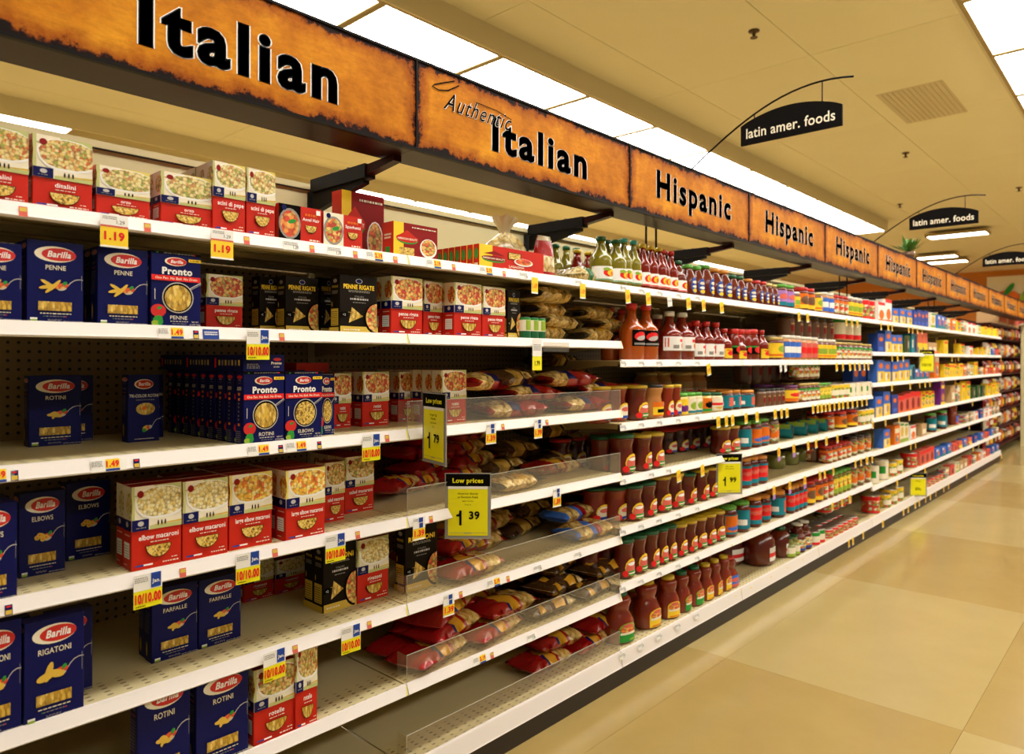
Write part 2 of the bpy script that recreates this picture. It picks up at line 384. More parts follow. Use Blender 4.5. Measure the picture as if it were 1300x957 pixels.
def finish_labels():
    by = {}
    for e in REG: by.setdefault((e[1], e[2], e[3], e[4]), []).append(e)
    for (look, lv, zone, row), es in by.items():
        es.sort(key=lambda e: px_of(e[0].location.x, e[0].location.y))
        for i, e in enumerate(es):
            t = f'{look}, {LV[lv]} {zone.replace(" bays", "").replace("end snack rack", "end-rack")} shelf'
            if row: t += f', {row}'
            if len(es) > 1: t += f', {ordn(i+1)} from left'
            if len(t.split()) > 16: t = t.replace(' with ', ', ', 1)
            if len(t.split()) > 16: t = t.replace(' shelf', '', 1)
            if len(t.split()) > 16: LONG.append(t)
            e[0]['label'] = t; e[0]['group'] = f'{e[5].replace("_", " ")}s on the {LV[lv]} shelf of the {zone}'
# shelf heights relative to the eye, by kind of bay
LZ = {'P': [.332, .079, -.229, -.511, -.793, -1.05, -1.31], 'S': [.332, -.0035, -.289, -.53, -.759, -1.013, -1.31], 'F': [.332, .065, -.195, -.487, -.767, -1.053, -1.31]}
def SZ(b, lv): return CH+LZ[b][lv]-.004
ZONE = {'P': 'pasta bays', 'S': 'salsa bays', 'F': 'far bays'}
JX = [CD*(.8067+.674*j) for j in range(-2, 10)]      # bay joints: JX[1]..JX[2] is the first bay in view
# ------------------------------------------------------------------ room
def slabs():
    fl = obj('floor', None); tag(fl, kind='structure')
    X0, Y0, P, Q = 5.05, -1.21, 1.76, 1.0
    ms = {}
    for nm in ('floor_light', 'floor_tan'):
        b = MB(); g = .0006
        b.box(-P/2+g, P/2-g, -Q/2+g, Q/2-g, -.02, 0, nm); ms[nm] = b.mesh('floor_slab')
    for i in range(-5, 13):
        for j in range(-4, 4):
            odd = (i+(1 if j < 0 else 0)) % 2
            obj('floor_slab', ms['floor_light' if odd else 'floor_tan'], fl, (X0+(i+.5)*P, Y0+(j+.5)*Q, 0))
    b = MB(); b.box(-5, 28, -9, 16, -.06, -.019, 'floor_tan'); obj('floor_screed', b.mesh('floor_screed'), fl)
slabs()
CZ, LZ0 = CH+2.72, CH+2.52
def ceiling():
    ce = obj('ceiling', None); tag(ce, kind='structure')
    b = MB(); b.box(-5, 28, -9, 16, CZ+.012, CZ+.05, 'ceiling_trim'); obj('ceiling_deck', b.mesh('ceiling_deck'), ce)
    b = MB(); b.box(-1.217, 1.217, -.607, .607, 0, .02, 'ceiling_tile'); me = b.mesh('ceiling_panel')
    b = MB(); b.box(-.6, .6, -.30, .30, -.004, .0, 'vent_grey')
    for k in range(12): b.box(-.58, .58, -.28+k*.048, -.28+k*.048+.006, -.010, -.004, 'vent_grey')
    for i in range(-2, 12):
        for j in range(-6, 13): obj('ceiling_panel', me, ce, (i*2.44+.4, j*1.22-.05, CZ-.0))
    # grey return-air grille let into the ceiling
    d = 905*2.72/(456-131); u = (1171-650)/F; X = d*(ca+u*sa); Y = d*(sa-u*ca)-CD
    tag(obj('ceiling_vent', b.mesh('ceiling_vent'), None, (X, Y, CZ), (0, 0, 0)), 'faint grey return-air grille set in the ceiling above the aisle', 'vent')
ceiling()
def slab_wall(name, x0, x1, y0, y1, z0, z1, m):
    b = MB(); b.box(x0, x1, y0, y1, z0, z1, m); return tag(obj(name, b.mesh(name)), kind='structure')
slab_wall('wall_end', 26, 26.2, -9, 16, 0, CZ, 'wall_orange')
slab_wall('wall_back', -5, 26, 15.8, 16, 0, CZ, 'wall_tan')
# light rows: dropped troughs with recessed fixtures
def light_me(L=1.22, W=.61, along='x'):
    fr = MB(); f = .03; h = .05
    a, c = L/2-.002, W/2-.002
    fr.box(-a, a, -c, -c+f, 0, h, 'fixture_frame'); fr.box(-a, a, c-f, c, 0, h, 'fixture_frame')
    fr.box(-a, -a+f, -c+f, c-f, 0, h, 'fixture_frame'); fr.box(a-f, a, -c+f, c-f, 0, h, 'fixture_frame'); fr.box(-a, a, -c, c, h, h+.01, 'fixture_frame')
    d = MB(); d.box(-a+f, a-f, -c+f, c-f, .008, .014, 'diffuser')
    return fr.mesh('fixture_frame'), d.mesh('diffuser')
FR, DF = light_me()
def light(x, y, z, label, group, rz=0., fr=FR, df=DF):
    r = obj('ceiling_light', None, None, (x, y, z), (0, 0, rz)); tag(r, label, 'light', group)
    obj('fixture_frame', fr, r); obj('diffuser', df, r)
def trough(n, y0, y1, x0, x1):
    b = MB(); b.box(x0, x1, y0-.02, y0, LZ0, CZ, 'ceiling_trim'); b.box(x0, x1, y1, y1+.02, LZ0, CZ, 'ceiling_trim')
    tag(obj(f'trim_{n}', b.mesh('trim')), kind='structure')
ya = 4.09-CD; trough(1, ya, ya+.61, -.56, 15.3)
for k in range(-3, 10): light(3.10+1.22*(k+.5), ya+.305, LZ0, f'white ceiling light in the row over the orange signs, {ordn(k+4)} from near end', 'ceiling lights above the canopy signs')
yb = 1.11-CD; trough(2, yb-.61, yb, -.26, 15.6)
for k in range(-6, 7): light(7.06+1.22*(k+.5), yb-.305, LZ0, f'white ceiling light in the row over the aisle floor, {ordn(k+7)} from near end', 'ceiling lights above the aisle')
yc = 8.90-CD; trough(3, yc, yc+.61, -4, 25.5)
n = 0
for k in range(-2, 17):
    x = 1.30+1.22*(k+.5)
    if k in (1, 2, 3): continue
    n += 1; light(x, yc+.305, LZ0, f'ceiling light seen past the back panel behind the shelves, {ordn(n)} from near end', 'ceiling lights behind the gondola')
for m_, yy in enumerate((11.9, 14.9)):
    for k in range(-2, 17, 1): light(1.30+1.22*(k+.5), yy-CD, LZ0, f'ceiling light of {["the second", "the third"][m_]} aisle behind the shelves, {ordn(k+3)} from near end', 'ceiling lights of aisles behind the shelves')
trough(4, -4.8-.61, -4.8, -4, 25.5)
for k in range(-6, 15): light(7.06+1.22*(k+.5), -5.105, LZ0, f'ceiling light over the next aisle behind the viewer, {ordn(k+7)} from near end', 'ceiling lights of the next aisle')
# cross-wise strip lights far down the store
FR2, DF2 = light_me(1.5, .22)
def far_light(pl, pr, py, dz, lb):
    d = F*dz/(hy(pl)-py); X = d*(ca+(pl-650)/F*sa); Y0 = d*(sa-(pl-650)/F*ca)
    u = (pr-650)/F; Y1 = X/((ca+u*sa)/(sa-u*ca)); L = abs(Y0-Y1)
    fr, df = light_me(L, .5); light(X, (Y0+Y1)/2-CD, CH+dz, lb, 'strip lights far down the store', math.pi/2, fr, df)
far_light(1177, 1255, 303, 2.6, 'long strip light crosswise on the far ceiling, topmost of three')
far_light(1164, 1216, 329, 2.6, 'strip light crosswise on the far ceiling, middle of three')
far_light(1177, 1229, 335, 2.6, 'strip light crosswise on the far ceiling, lowest of three')
far_light(1240, 1300, 394, 1.45, 'low white case light before the orange end wall')
# sprinklers
def sprinkler(px, py, lb):
    d = F*2.72/(hy(px)-py); u = (px-650)/F; b = MB()
    b.lathe([(.045, 0), (.045, -.008), (.015, -.014), (.012, -.05), (.03, -.055), (.03, -.06)], 'sprinkler', 12)
    tag(obj('ceiling_sprinkler', b.mesh('ceiling_sprinkler'), None, (d*(ca+u*sa), d*(sa-u*ca)-CD, CZ)), lb, 'sprinkler', 'ceiling sprinklers')
sprinkler(956, 39, 'dark ceiling sprinkler head nearest above the orange signs')
sprinkler(1149, 194, 'small sprinkler head on the ceiling past the grey vent')
sprinkler(1142, 259, 'distant ceiling sprinkler just above the second black sign')
sprinkler(1293, 238, 'tiny ceiling sprinkler beside the frame edge over the third black sign')
# mural of vegetables on the end wall
def mural():
    X = 25.98; 
    def yz(px, py):
        u = (px-650)/F; d = X/(ca+u*sa); return d*(sa-u*ca)-CD, CH+(hy(px)-py)*d/F
    y0, zt = yz(1253, 352); zb = zt-1.5; y1 = y0-4.2; W = y0-y1; H = zt-zb
    P = Print(W, H, .004); P.rect(0, 0, 1, 1, 'white_print'); P.rect(0, .55, 1, 1, 'cream_print')
    for k in range(9): P.ell(.06+k*.115, .20+.05*math.sin(k*2), .085, .24, 'mural_print', n=14)
    for k in range(7): P.ell(.12+k*.13, .50+.06*math.sin(k*3+1), .08, .16, 'orange_print' if k % 3 == 0 else 'red_print', n=14)
    for k in range(12): P.ell(.05+k*.085, .60+.12*math.sin(k*1.7), .055, .05, 'green_print' if k % 2 else 'lime_print', rot=math.sin(k)*1.2, n=10)
    r = obj('wall_mural', P.mesh('wall_mural'), None, (X-.03, (y0+y1)/2, zb), (0, 0, -math.pi/2))
    b = MB(); b.box(-W/2, W/2, .0, .03, 0, H, 'white_print'); obj('mural_board', b.mesh('mural_board'), r)
    tag(r, 'large mural of vegetables on the orange end wall', 'mural')
mural()
# ------------------------------------------------------------------ gondola
UP = .56      # depth of the shelves
BAYS = []     # (x0, x1, kind, name)
nm = ['unseen', 'nearest pasta bay', 'second pasta bay', 'first salsa bay', 'second salsa bay', 'third salsa bay', 'first far bay', 'second far bay', 'third far bay', 'fourth far bay', 'last far bay']
for j in range(0, 11):
    BAYS.append((JX[j], JX[j+1], 'P' if j < 3 else 'S' if j < 6 else 'F', nm[j]))
nmz = {0: 'bay before the nearest pasta bay'}
def gondola_frame(i, x0, x1):
    L = x1-x0; r = obj('gondola_frame', None, None, (x0, 0, 0)); tag(r, f'perforated steel back and black uprights of the {nmz.get(i, BAYS[i][3])}', 'shelving', 'gondola frames')
    b = MB(); b.box(.002, L-.002, UP+.01, UP+.03, .08, CH+.335, 'pegboard'); obj('back_panel', b.mesh('back_panel'), r)
    b = MB(); b.box(.002, L-.002, UP+.012, UP+.03, CH+.337, CH+.628, 'board_cream'); b.box(0, L, UP-.0, UP+.04, CH+.631, CH+.652, 'board_cream')
    b.box(0, L, UP+.001, UP+.02, CH+.6285, CH+.631, 'kick_black'); obj('top_panel', b.mesh('top_panel'), r)
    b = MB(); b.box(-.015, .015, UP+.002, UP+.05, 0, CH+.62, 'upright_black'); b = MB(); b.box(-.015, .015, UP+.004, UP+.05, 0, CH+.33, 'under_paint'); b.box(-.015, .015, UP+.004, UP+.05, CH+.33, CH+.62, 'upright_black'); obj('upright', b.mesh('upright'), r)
    b = MB(); b.box(0, L, .006, .02, 0, .084, 'kick_black'); tag(obj('kick_plate', b.mesh('kick_plate'), None, (x0, 0, 0)), f'black kick plate under the {nmz.get(i, BAYS[i][3])}', 'kick plate', 'kick plates')
    b = MB()   # cantilever arm that carries the canopy: square tube over a tapering gusset
    z = CH+.60
    b.box(-.022, .022, .20, UP-.02, z+.015, z+.062, 'upright_black'); b.prism([(UP-.02, z-.06), (UP-.02, z+.012), (.22, z+.012), (.22, z+.0)], -.012, .012, 'upright_black')
    b.prism([(.24, z+.02), (.24, z+.056), (.05, z+.066), (.05, z+.045)], -.016, .016, 'canopy_dark')
    for k in range(3): b.box(-.02, .02, .30+k*.05, .31+k*.05, z+.062, z+.067, 'steel')
    tag(obj('canopy_bracket', b.mesh('canopy_bracket'), None, (x0, 0, 0)), f'black canopy bracket at the near end of the {nmz.get(i, BAYS[i][3])}', 'bracket', 'canopy brackets')
SHELF = {}
def shelf(i, lv):
    x0, x1, kd, nmb = BAYS[i]; L = x1-x0; z = CH+LZ[kd][lv]; base = lv == 6
    r = obj('shelf', None, None, (x0, 0, z)); key = (base,)
    lb = f'{LV[lv]} white-edged steel shelf of the {nmz.get(i, nmb)}'
    tag(r, lb, 'shelf', 'gondola shelves'); SHELF[(i, lv)] = r
    if key not in CACHE:
        b = MB(); b.box(.003, L-.003, 0, UP, -.008, -.0042, 'deck_perf'); deck = b.mesh('deck')
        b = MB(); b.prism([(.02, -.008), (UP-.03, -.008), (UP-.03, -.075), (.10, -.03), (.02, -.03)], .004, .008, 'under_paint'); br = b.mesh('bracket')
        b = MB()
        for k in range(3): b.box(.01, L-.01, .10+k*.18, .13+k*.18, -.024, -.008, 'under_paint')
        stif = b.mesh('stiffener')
        h = .073 if base else .035
        b = MB(); b.prism([(-.004, 0), (.004, 0), (.004, -h), (-.012, -h), (-.016, -h+.004), (-.014, -h+.008), (-.006, -.006)], .002, L-.002, 'white_rail')
        CACHE[key] = (deck, br, stif, b.mesh('price_rail'))
    deck, br, stif, rail = CACHE[key]
    obj('deck', deck, r)
    if not base:
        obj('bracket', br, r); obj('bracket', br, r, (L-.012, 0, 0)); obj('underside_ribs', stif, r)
    obj('price_rail', rail, r)
CACHE = {}
for i, (x0, x1, kd, _) in enumerate(BAYS):
    gondola_frame(i, x0, x1)
    for lv in range(7): shelf(i, lv)
# ------------------------------------------------------------------ canopy: sign panels and the dark glossy box behind them
SY = -.045; SZ0, SZ1 = CH+.666, CH+.952
CX = [CD*(.8067+.674*j) for j in range(-2, 12)]
def canopy():
    for j in range(13):
        x0, x1 = CX[j], CX[j+1]; L = x1-x0
        look = ['large parchment canopy sign before the nearest Italian one', 'large orange canopy sign reading Italian, nearest of all', 'orange canopy sign reading Authentic Italian'][j] if j < 3 else f'orange Hispanic canopy sign, {ordn(j-2)} after the Italian ones'
        r = obj('canopy_sign', None, None, (x0, SY, SZ0)); tag(r, look, 'sign', 'orange canopy signs over the shelves')
        b = MB(); b.box(.003, L-.003, 0, .006, .004, SZ1-SZ0-.004, 'parchment'); face = obj('sign_face', b.mesh('sign_face'), r)
        b = MB(); H = SZ1-SZ0
        b.box(0, L, -.004, .012, -.004, .004, 'upright_black'); b.box(0, L, -.004, .012, H-.004, H+.003, 'upright_black')
        b.box(-.003, .003, -.004, .012, .004, H-.004, 'upright_black'); obj('sign_frame', b.mesh('sign_frame'), r)
        b = MB(); b.prism([(.006, 0), (.17, 0), (.17, .05), (.05, H-.01), (.006, H-.01)], .001, L-.001, 'canopy_dark'); obj('light_box', b.mesh('light_box'), r)
        sign_text(face, j, x0, L, H)
def fit_text(t, x0, x1, z0, capH, m, bold, shear, y, sp=1.15):
    vs, fs, w = text_geo(t, bold, shear, sp); kx = (x1-x0)/w; k = capH/.70
    b = MB(); b.add([(x0+x*kx, y, z0+z*k) for x, z in vs], fs, m); return b
def sign_text(r, j, x0, L, H):
    def two(t, a, c, z, h, bold=.022, dx=.013, ow=.020):
        vs, fs, w = text_geo(t, bold, 0, 1.2); k = h/(.70+2*bold); kx = (c-a)/(w+2*dx)
        for m, o_, y, nm in (('white_print', ow, -.0009, 'letter_outline'), ('dark_print', 0, -.0014, 'lettering')):
            vv, ff, ww = text_geo(t, bold+o_, 0, 1.2); b = MB(); e = (ww-w)/2
            for sx in (-1, 0, 1):
                b.add([(a+(x-e+dx+sx*(dx+o_*.2))*kx, y, z+(zz+bold)*k) for x, zz in vv], ff, m)
            obj(nm, b.mesh(nm), r)
    if j <= 1:
        a, c = X_at(175, SY), X_at(427, SY); a, c = (a-JX[1], c-JX[1])
        two('Italian', a, c, Z_at(175, 54, SY)-SZ0, .132)
    elif j == 2:
        a, c = X_at(624, SY)-x0, X_at(744, SY)-x0; two('Italian', a, c, Z_at(630, 192, SY)-SZ0, Z_at(630, 148, SY)-Z_at(630, 192, SY))
        a, c = X_at(547, SY)-x0, X_at(648, SY)-x0; z = Z_at(570, 137, SY)-SZ0
        for m, bo, y in (('white_print', .018, -.0019), ('dark_print', .003, -.0024)):
            b = fit_text('Authentic', a+.05, c, z-.008, .058, m, bo, .55, y)
            if m == 'dark_print':
                P = Print(1, 1); pts = [(a+.10, z+.095), (a+.05, z+.075), (a+.01, z+.058), (a+.0, z+.05), (a+.03, z+.045), (a+.07, z+.055), (a+.12, z+.085)]
                P.stroke([(p+.5, q) for p, q in pts], .004, 'dark_print'); P.stroke([(a+.20+.5, z+.05), (a+.30+.5, z+.048), (c+.5, z+.035)], .003, 'dark_print')
                b.add([(x, -.0024, q) for x, _, q in P.b.v], P.b.f, 'dark_print')
            obj('script_lettering' if m == 'dark_print' else 'script_outline', b.mesh('script'), r)
    else:
        a, c = X_at(833, SY)-CX[3], X_at(927, SY)-CX[3]
        two('Hispanic', a, c, .092, .128)
canopy()
# ------------------------------------------------------------------ aisle signs on bowed rods
def aisle_sign(X, lb, rods):
    r = obj('aisle_sign', None, None, (X, -.53, CH+1.014)); tag(r, lb, 'sign', 'black aisle signs on bowed rods')
    W = .46; y0, y1 = .225, -.235      # local y of the two ends
    n = 16; pts = [(y0, 0)]
    top = [(y0+(y1-y0)*k/n, .092+.052*math.sin(math.pi*k/n)**.8) for k in range(n+1)]
    b = MB(); b.prism([(y1, 0), (y0, 0)]+top, -.006, .006, 'black_sign'); r2 = obj('sign_board', b.mesh('sign_board'), r)
    P = Print(W, .14); P.text('latin amer. foods', .5, .21, .33, 'cream_print', fit=.88, bold=.012)
    obj('lettering', P.mesh('lettering'), r2, (-.0065, -.005, 0), (0, 0, -math.pi/2))
    obj('lettering', P.b.mesh('lettering'), r2, (.0065, -.005, 0), (0, 0, math.pi/2))
    rod = []
    for k in range(19):
        t = k/18; y = .52+(-.80)*t; z = -.085+.30*math.sin(t*math.pi*.60)-.0*t
        rod.append((0, y, z))
    b = MB(); b.tube(rod, .0045, 'upright_black', 8); obj('bowed_rod', b.mesh('bowed_rod'), r)
    b = MB()
    for y in (.16, -.15):
        t = (.52-y)/.80; z = -.085+.30*math.sin(t*math.pi*.60); b.box(-.002, .002, y-.002, y+.002, .12, z, 'upright_black')
    obj('hanger', b.mesh('hanger'), r)
    b = MB()
    for y in rods: b.box(-.004, .004, y-.004+.53, y+.004+.53, -.68, -.30, 'upright_black')
    obj('support_post', b.mesh('support_post'), r)
aisle_sign(3.24, 'nearest black arched aisle sign reading latin amer. foods', (.22, .16))
aisle_sign(6.23, 'second black aisle sign reading latin amer. foods', (.22, .16))
aisle_sign(9.21, 'third black aisle sign, cut by the picture edge', (.22, .16))
# small green plant on top of the canopy
def greenery():
    X = X_at(1152, 0); r = obj('artificial_plant', None, None, (X, .0, SZ1+.003)); tag(r, 'small green plant standing on top of the canopy signs', 'plant')
    b = MB(); b.lathe([(.05, 0), (.065, .05), (.06, .05)], 'bean_brown', 10); obj('plant_pot', b.mesh('plant_pot'), r)
    b = MB()
    for k in range(46):
        a = random.uniform(0, 6.28); l = random.uniform(.10, .20); t = random.uniform(.3, 1.2); d = Vector((math.cos(a)*math.sin(t), math.sin(a)*math.sin(t), math.cos(t)))
        p = Vector((0, 0, .05)); q = p+d*l*.6; e = p+d*l; s = d.cross(Vector((0, 0, 1))).normalized()*.018
        b.add([p, q-s, e, q+s], [(0, 1, 2, 3)], 'leaf_green')
    tag(obj('foliage', b.mesh('foliage'), r), kind='stuff')
greenery()
# ------------------------------------------------------------------ cartons
def carton(name, look, W, D, H, ground, front, side=None, top=None, cat='box', slab=None):
    b = MB(); bv = .0012
    v = []
    for z in (0, H):
        for (x, y) in ((-W/2+bv, 0), (W/2-bv, 0), (W/2, bv), (W/2, D-bv), (W/2-bv, D), (-W/2+bv, D), (-W/2, D-bv), (-W/2, bv)): v.append((x, y, z))
    b.add(v, [tuple(range(7, -1, -1)), tuple(range(8, 16))]+[(i, (i+1) % 8, (i+1) % 8+8, i+8) for i in range(8)], ground)
    if top: b.box(-W/2+.001, W/2-.001, .001, D-.001, H, H+.0004, top)
    parts = []
    P = Print(W, H); front(P); A_, B_ = P.b.split(lambda n: n.startswith('pasta_')); parts.append(('front_print', A_.mesh('front_print'), ('food_window', B_.mesh('food_window')) if B_ else None))
    if side:
        S = Print(D, H); side(S)
        S.b.v = [(-W/2+y, D/2-x, z) for x, y, z in S.b.v]      # on the face that looks towards -x
        parts.append(('side_print', S.mesh('side_print'), None))
    return Kind(name, cat, look, W, D, H, b.mesh(name), parts)
def blue_logo(P, u, v, ru):
    a = P.W/P.H
    P.ell(u-ru*.10, v, ru*1.12, ru*.43*a, 'cream_print', n=24); P.ell(u+.03, v, ru*.94, ru*.35*a, 'logo_red', n=24)
    P.text('Barilla', u+.03, v-ru*.15*a, ru*.33*a, 'white_print', fit=ru*1.5, bold=.03, shear=.25)
def spoon(P, u, v):
    P.stroke([(u, v), (u+.05, v+.02), (u+.10, v+.065), (u+.17, v+.10), (u+.25, v+.115), (u+.33, v+.112)], .014, 'silver_print')
    P.ell(u-.05, v-.005, .085, .028, 'silver_print', rot=.2)
def blue_front(name, shape):
    def f(P):
        blue_logo(P, .53, .845, .33); P.text(name, .5, .655, .056, 'cream_print', fit=.66, bold=.008)
        spoon(P, .66, .44)
        P.ell(.60, .46, .13, .035, 'tomato_food', rot=.2); P.ell(.66, .495, .045, .022, 'green_print', rot=.6)
        if shape == 'tube':
            for du, dv, rt in ((-.12, .025, -.5), (-.06, -.02, .75), (.0, .01, .8), (-.14, -.012, .2)): P.ell(.48+du, .455+dv, .145, .022, 'queso', rot=rt, n=12)
        elif shape == 'round':
            for du, dv in ((-.12, 0), (-.02, .02), (.07, -.005), (.0, -.022), (-.07, .028)): P.ell(.50+du, .455+dv, .06, .030, 'queso', n=12); P.ell(.50+du, .455+dv, .025, .012, 'orange_print', n=8); P.l -= 1
        elif shape == 'fat':
            for du, dv, rt in ((-.10, .02, 1.2), (.02, -.01, -.2), (-.16, -.025, .2)): P.ell(.50+du, .455+dv, .15, .04, 'queso', rot=rt, n=12)
        else:
            for k in range(6): P.ell(.40+k*.03, .44+.018*math.sin(k*2.2), .07, .022, 'queso', rot=k*.6, n=8)
        P.rect(.19, .155, .78, .265, 'pasta_window'); 
        P.lines(.22, .78, .115, .010, 'cream_print'); P.lines(.28, .70, .082, .008, 'grey_print'); P.rect(.28, .082, .31, .090, 'green_print'); P.rect(.66, .082, .69, .090, 'red_print')
        P.lines(.35, .60, .045, .006, 'grey_print', 2); P.rect(.05, .02, .17, .065, 'lime_print'); P.rect(.05, .045, .17, .065, 'white_print')
        P.text('NET WT 16 OZ (1 LB) 454g', .80, .02, .014, 'cream_print', fit=.34)
        P.stroke([(.955, .42), (.955, .60)], .008, 'grey_print')
    return f
def blue_side(name):
    def f(P):
        P.ell(.5, .93, .40, .032, 'cream_print', n=16); P.ell(.53, .93, .34, .026, 'logo_red', n=16); P.text('Barilla', .53, .92, .018, 'white_print', fit=.5, bold=.02)
        P.text(name, .5, .86, .018, 'grey_print', fit=.7); P.lines(.2, .8, .80, .008, 'grey_print', 2)
        P.rect(.25, .735, .8, .742, 'orange_print')
        for k in range(10): P.lines(.18, .82, .68-.03*k, .008, 'grey_print')
        P.ell(.5, .18, .09, .10, 'queso', n=10)
    return f
W1, D1, H1 = .130, .045, .192
def pronto_front(name, pas):
    def f(P):
        P.rect(0, .965, 1, 1, 'dark_print'); P.lines(.25, .85, .978, .008, 'grey_print'); P.rect(.10, .975, .14, .988, 'green_print'); P.rect(.84, .975, .88, .988, 'red_print')
        P.rect(.74, .885, 1, .925, 'yellow_print'); P.lines(.77, .97, .90, .010, 'dark_print')
        a = P.W/P.H; P.ell(.48, .875, .22, .058, 'cream_print', n=24); P.ell(.50, .875, .20, .048, 'logo_red', n=24); P.text('Barilla', .50, .855, .040, 'white_print', fit=.30, bold=.03, shear=.25)
        P.text('Pronto', .51, .705, .085, 'white_print', fit=.68, bold=.045)
        P.rect(0, .615, .98, .685, 'red_print'); P.text('One Pan. No Boil. No Drain.', .50, .635, .030, 'cream_print', fit=.90, bold=.02, shear=.1)
        P.stroke([(.72, .50), (.99, .605)], .045, 'silver_print'); P.stroke([(.78, .52), (.99, .600)], .018, 'navy')
        P.ell(.52, .395, .315, .205, 'silver_print', n=30); P.ell(.52, .395, .295, .192, 'dark_print', n=30); P.ell(.52, .39, .265, .172, pas, n=28)
        P.ell(.13, .215, .15, .085, 'logo_red', n=16); P.ell(.15, .25, .05, .02, 'green_print', rot=.3, n=8); P.ell(.12, .10, .10, .05, 'green_print', rot=.5, n=10); P.ell(.08, .045, .09, .04, 'lime_print', rot=-.3, n=10); P.ell(.17, .06, .07, .03, 'green_print', rot=1.1, n=10)
        P.text(name, .53, .105, .050, 'cream_print', fit=.42); P.lines(.36, .72, .075, .008, 'cream_print'); P.lines(.40, .68, .045, .006, 'grey_print')
        P.text('NET WT', .86, .065, .022, 'cream_print', fit=.14); P.text('12 OZ 340g', .86, .03, .020, 'cream_print', fit=.22)
        P.stroke([(.055, .36), (.055, .50)], .010, 'cream_print')
    return f
def pronto_side(P):
    P.ell(.5, .925, .34, .026, 'logo_red', n=12); P.text('Pronto', .5, .875, .02, 'cream_print', fit=.6); P.lines(.3, .7, .84, .006, 'grey_print')
    P.lines(.25, .75, .78, .010, 'cream_print', 3)
    for v in (.67, .60, .25): P.rect(.38, v, .62, v+.035, 'orange_print')
    for v in (.55, .50, .44, .38, .33): P.rect(.44, v, .56, v+.02, 'grey_print')
    for k in range(6): P.lines(.18, .82, .03+k*.028, .010, 'grey_print')
def red_front(name, dish, win='pasta_window', bg='dish_pale', split=.45, small=False):
    def f(P):
        P.rect(0, split, 1, 1, 'cream_print'); P.rect(0, .88, 1, 1, 'sage_print' if dish not in ('dish_yellow', 'dish_green') else 'straw_print'); P.rect(0, .90, .45, 1, 'cream_print'); P.rect(0, split+.12, .06, 1, 'sage_print' if dish != 'dish_yellow' else 'straw_print')
        T0 = split+.125; TH = 1-T0; sh = [(.06, .55), (.10, .28), (.22, .08), (.40, .0), (.75, .0), (.93, .08), (1, .16), (1, .80), (.82, .93), (.55, .97), (.30, .92), (.13, .78)]
        P.poly([(u, T0+TH*v) for u, v in sh], 'white_print'); P.poly([(min(1, .55+(u-.55)*(.93 if u < .99 else 1)), T0+TH*(.52+(v-.5)*.90)) for u, v in sh], dish)
        P.ell(.17, .905, .065, .045, 'box_red_dark', n=12)
        P.rect(0, split, 1, split+.125, 'cream_print'); P.rect(.35, split, 1, split+.045, 'sage_print'); P.poly([(.35, split+.05), (1, split+.05), (1, split+.075)], 'mustard')
        for k in range(3): P.ell(.52+k*.07, split+.07, .016, .035, 'dark_print', n=8)
        P.rect(0, split, .33, split+.135, 'blue_print' if False else 'navy'); P.ell(.17, split+.085, .06, .03, 'silver_print', n=14); P.lines(.08, .27, split+.03, .010, 'grey_print')
        P.text(name, .53, split-.115, .060, 'white_print', fit=.80, bold=.018); P.lines(.36, .72, split-.155, .010, 'cream_print')
        P.ell(.52, split-.19, .26, .155, 'dark_print', a0=180, a1=360, n=16); P.ell(.52, split-.195, .245, .142, win, a0=180, a1=360, n=16)
        P.rect(.06, .045, .22, .065, 'blue_print'); P.rect(.22, .045, .40, .065, 'white_print'); P.lines(.60, .92, .05, .014, 'cream_print'); P.lines(.78, .90, .095, .010, 'cream_print')
    return f
def red_side(split=.45, dish='dish_pale'):
    def f(P):
        P.rect(0, split+.13, 1, 1, 'cream_print'); P.ell(.75, .77, .40, .16, dish, n=14); P.rect(0, split, 1, split+.13, 'navy'); P.ell(.5, split+.075, .15, .035, 'silver_print', n=10)
        P.lines(.2, .85, split-.06, .012, 'cream_print'); P.rect(.14, .14, .84, .33, 'white_print'); 
        for k in range(5): P.rect(.2, .16+.032*k, .78, .168+.032*k, 'grey_print')
        P.lines(.2, .6, .06, .010, 'cream_print')
    return f
def dark_front(name):
    def f(P):
        P.ell(.5, .91, .09, .042, 'silver_print', n=14); P.ell(.5, .91, .075, .034, 'navy', n=14)
        P.text(name, .5, .77, .075, 'yellow_print', fit=.82, bold=.03)
        P.lines(.22, .78, .735, .012, 'grey_print', 2); P.text('ITALIAN', .5, .625, .030, 'grey_print', fit=.3)
        P.lines(.26, .74, .58, .030, 'silver_print'); P.lines(.33, .67, .53, .012, 'grey_print'); P.rect(0, .36, .45, .365, 'mustard')
        P.poly([(.22, .18), (.60, .30), (.30, .45)], 'pasta_window'); P.rect(0, .28, .2, .37, 'dark_print'); P.text('+2', .10, .30, .035, 'white_print', fit=.1)
        P.rect(0, 0, 1, .12, 'mustard'); P.ell(.95, .27, .33, .27, 'dark_print', a0=90, a1=270, n=16); P.ell(.97, .28, .30, .25, 'dish_red', a0=90, a1=270, n=16)
        P.lines(.08, .50, .05, .022, 'cream_print')
    return f
def dark_side(P):
    P.ell(.5, .90, .2, .035, 'grey_print', n=12); P.text('PENNE', .5, .78, .04, 'mustard', fit=.7, bold=.02); P.lines(.2, .8, .72, .012, 'grey_print', 3)
    P.ell(.22, .50, .04, .05, 'mustard', n=6); P.rect(.12, .13, .88, .42, 'mustard')
    for k in range(7): P.rect(.18, .15+.035*k, .82, .158+.035*k, 'dark_print')
    P.rect(0, 0, 1, .10, 'mustard')
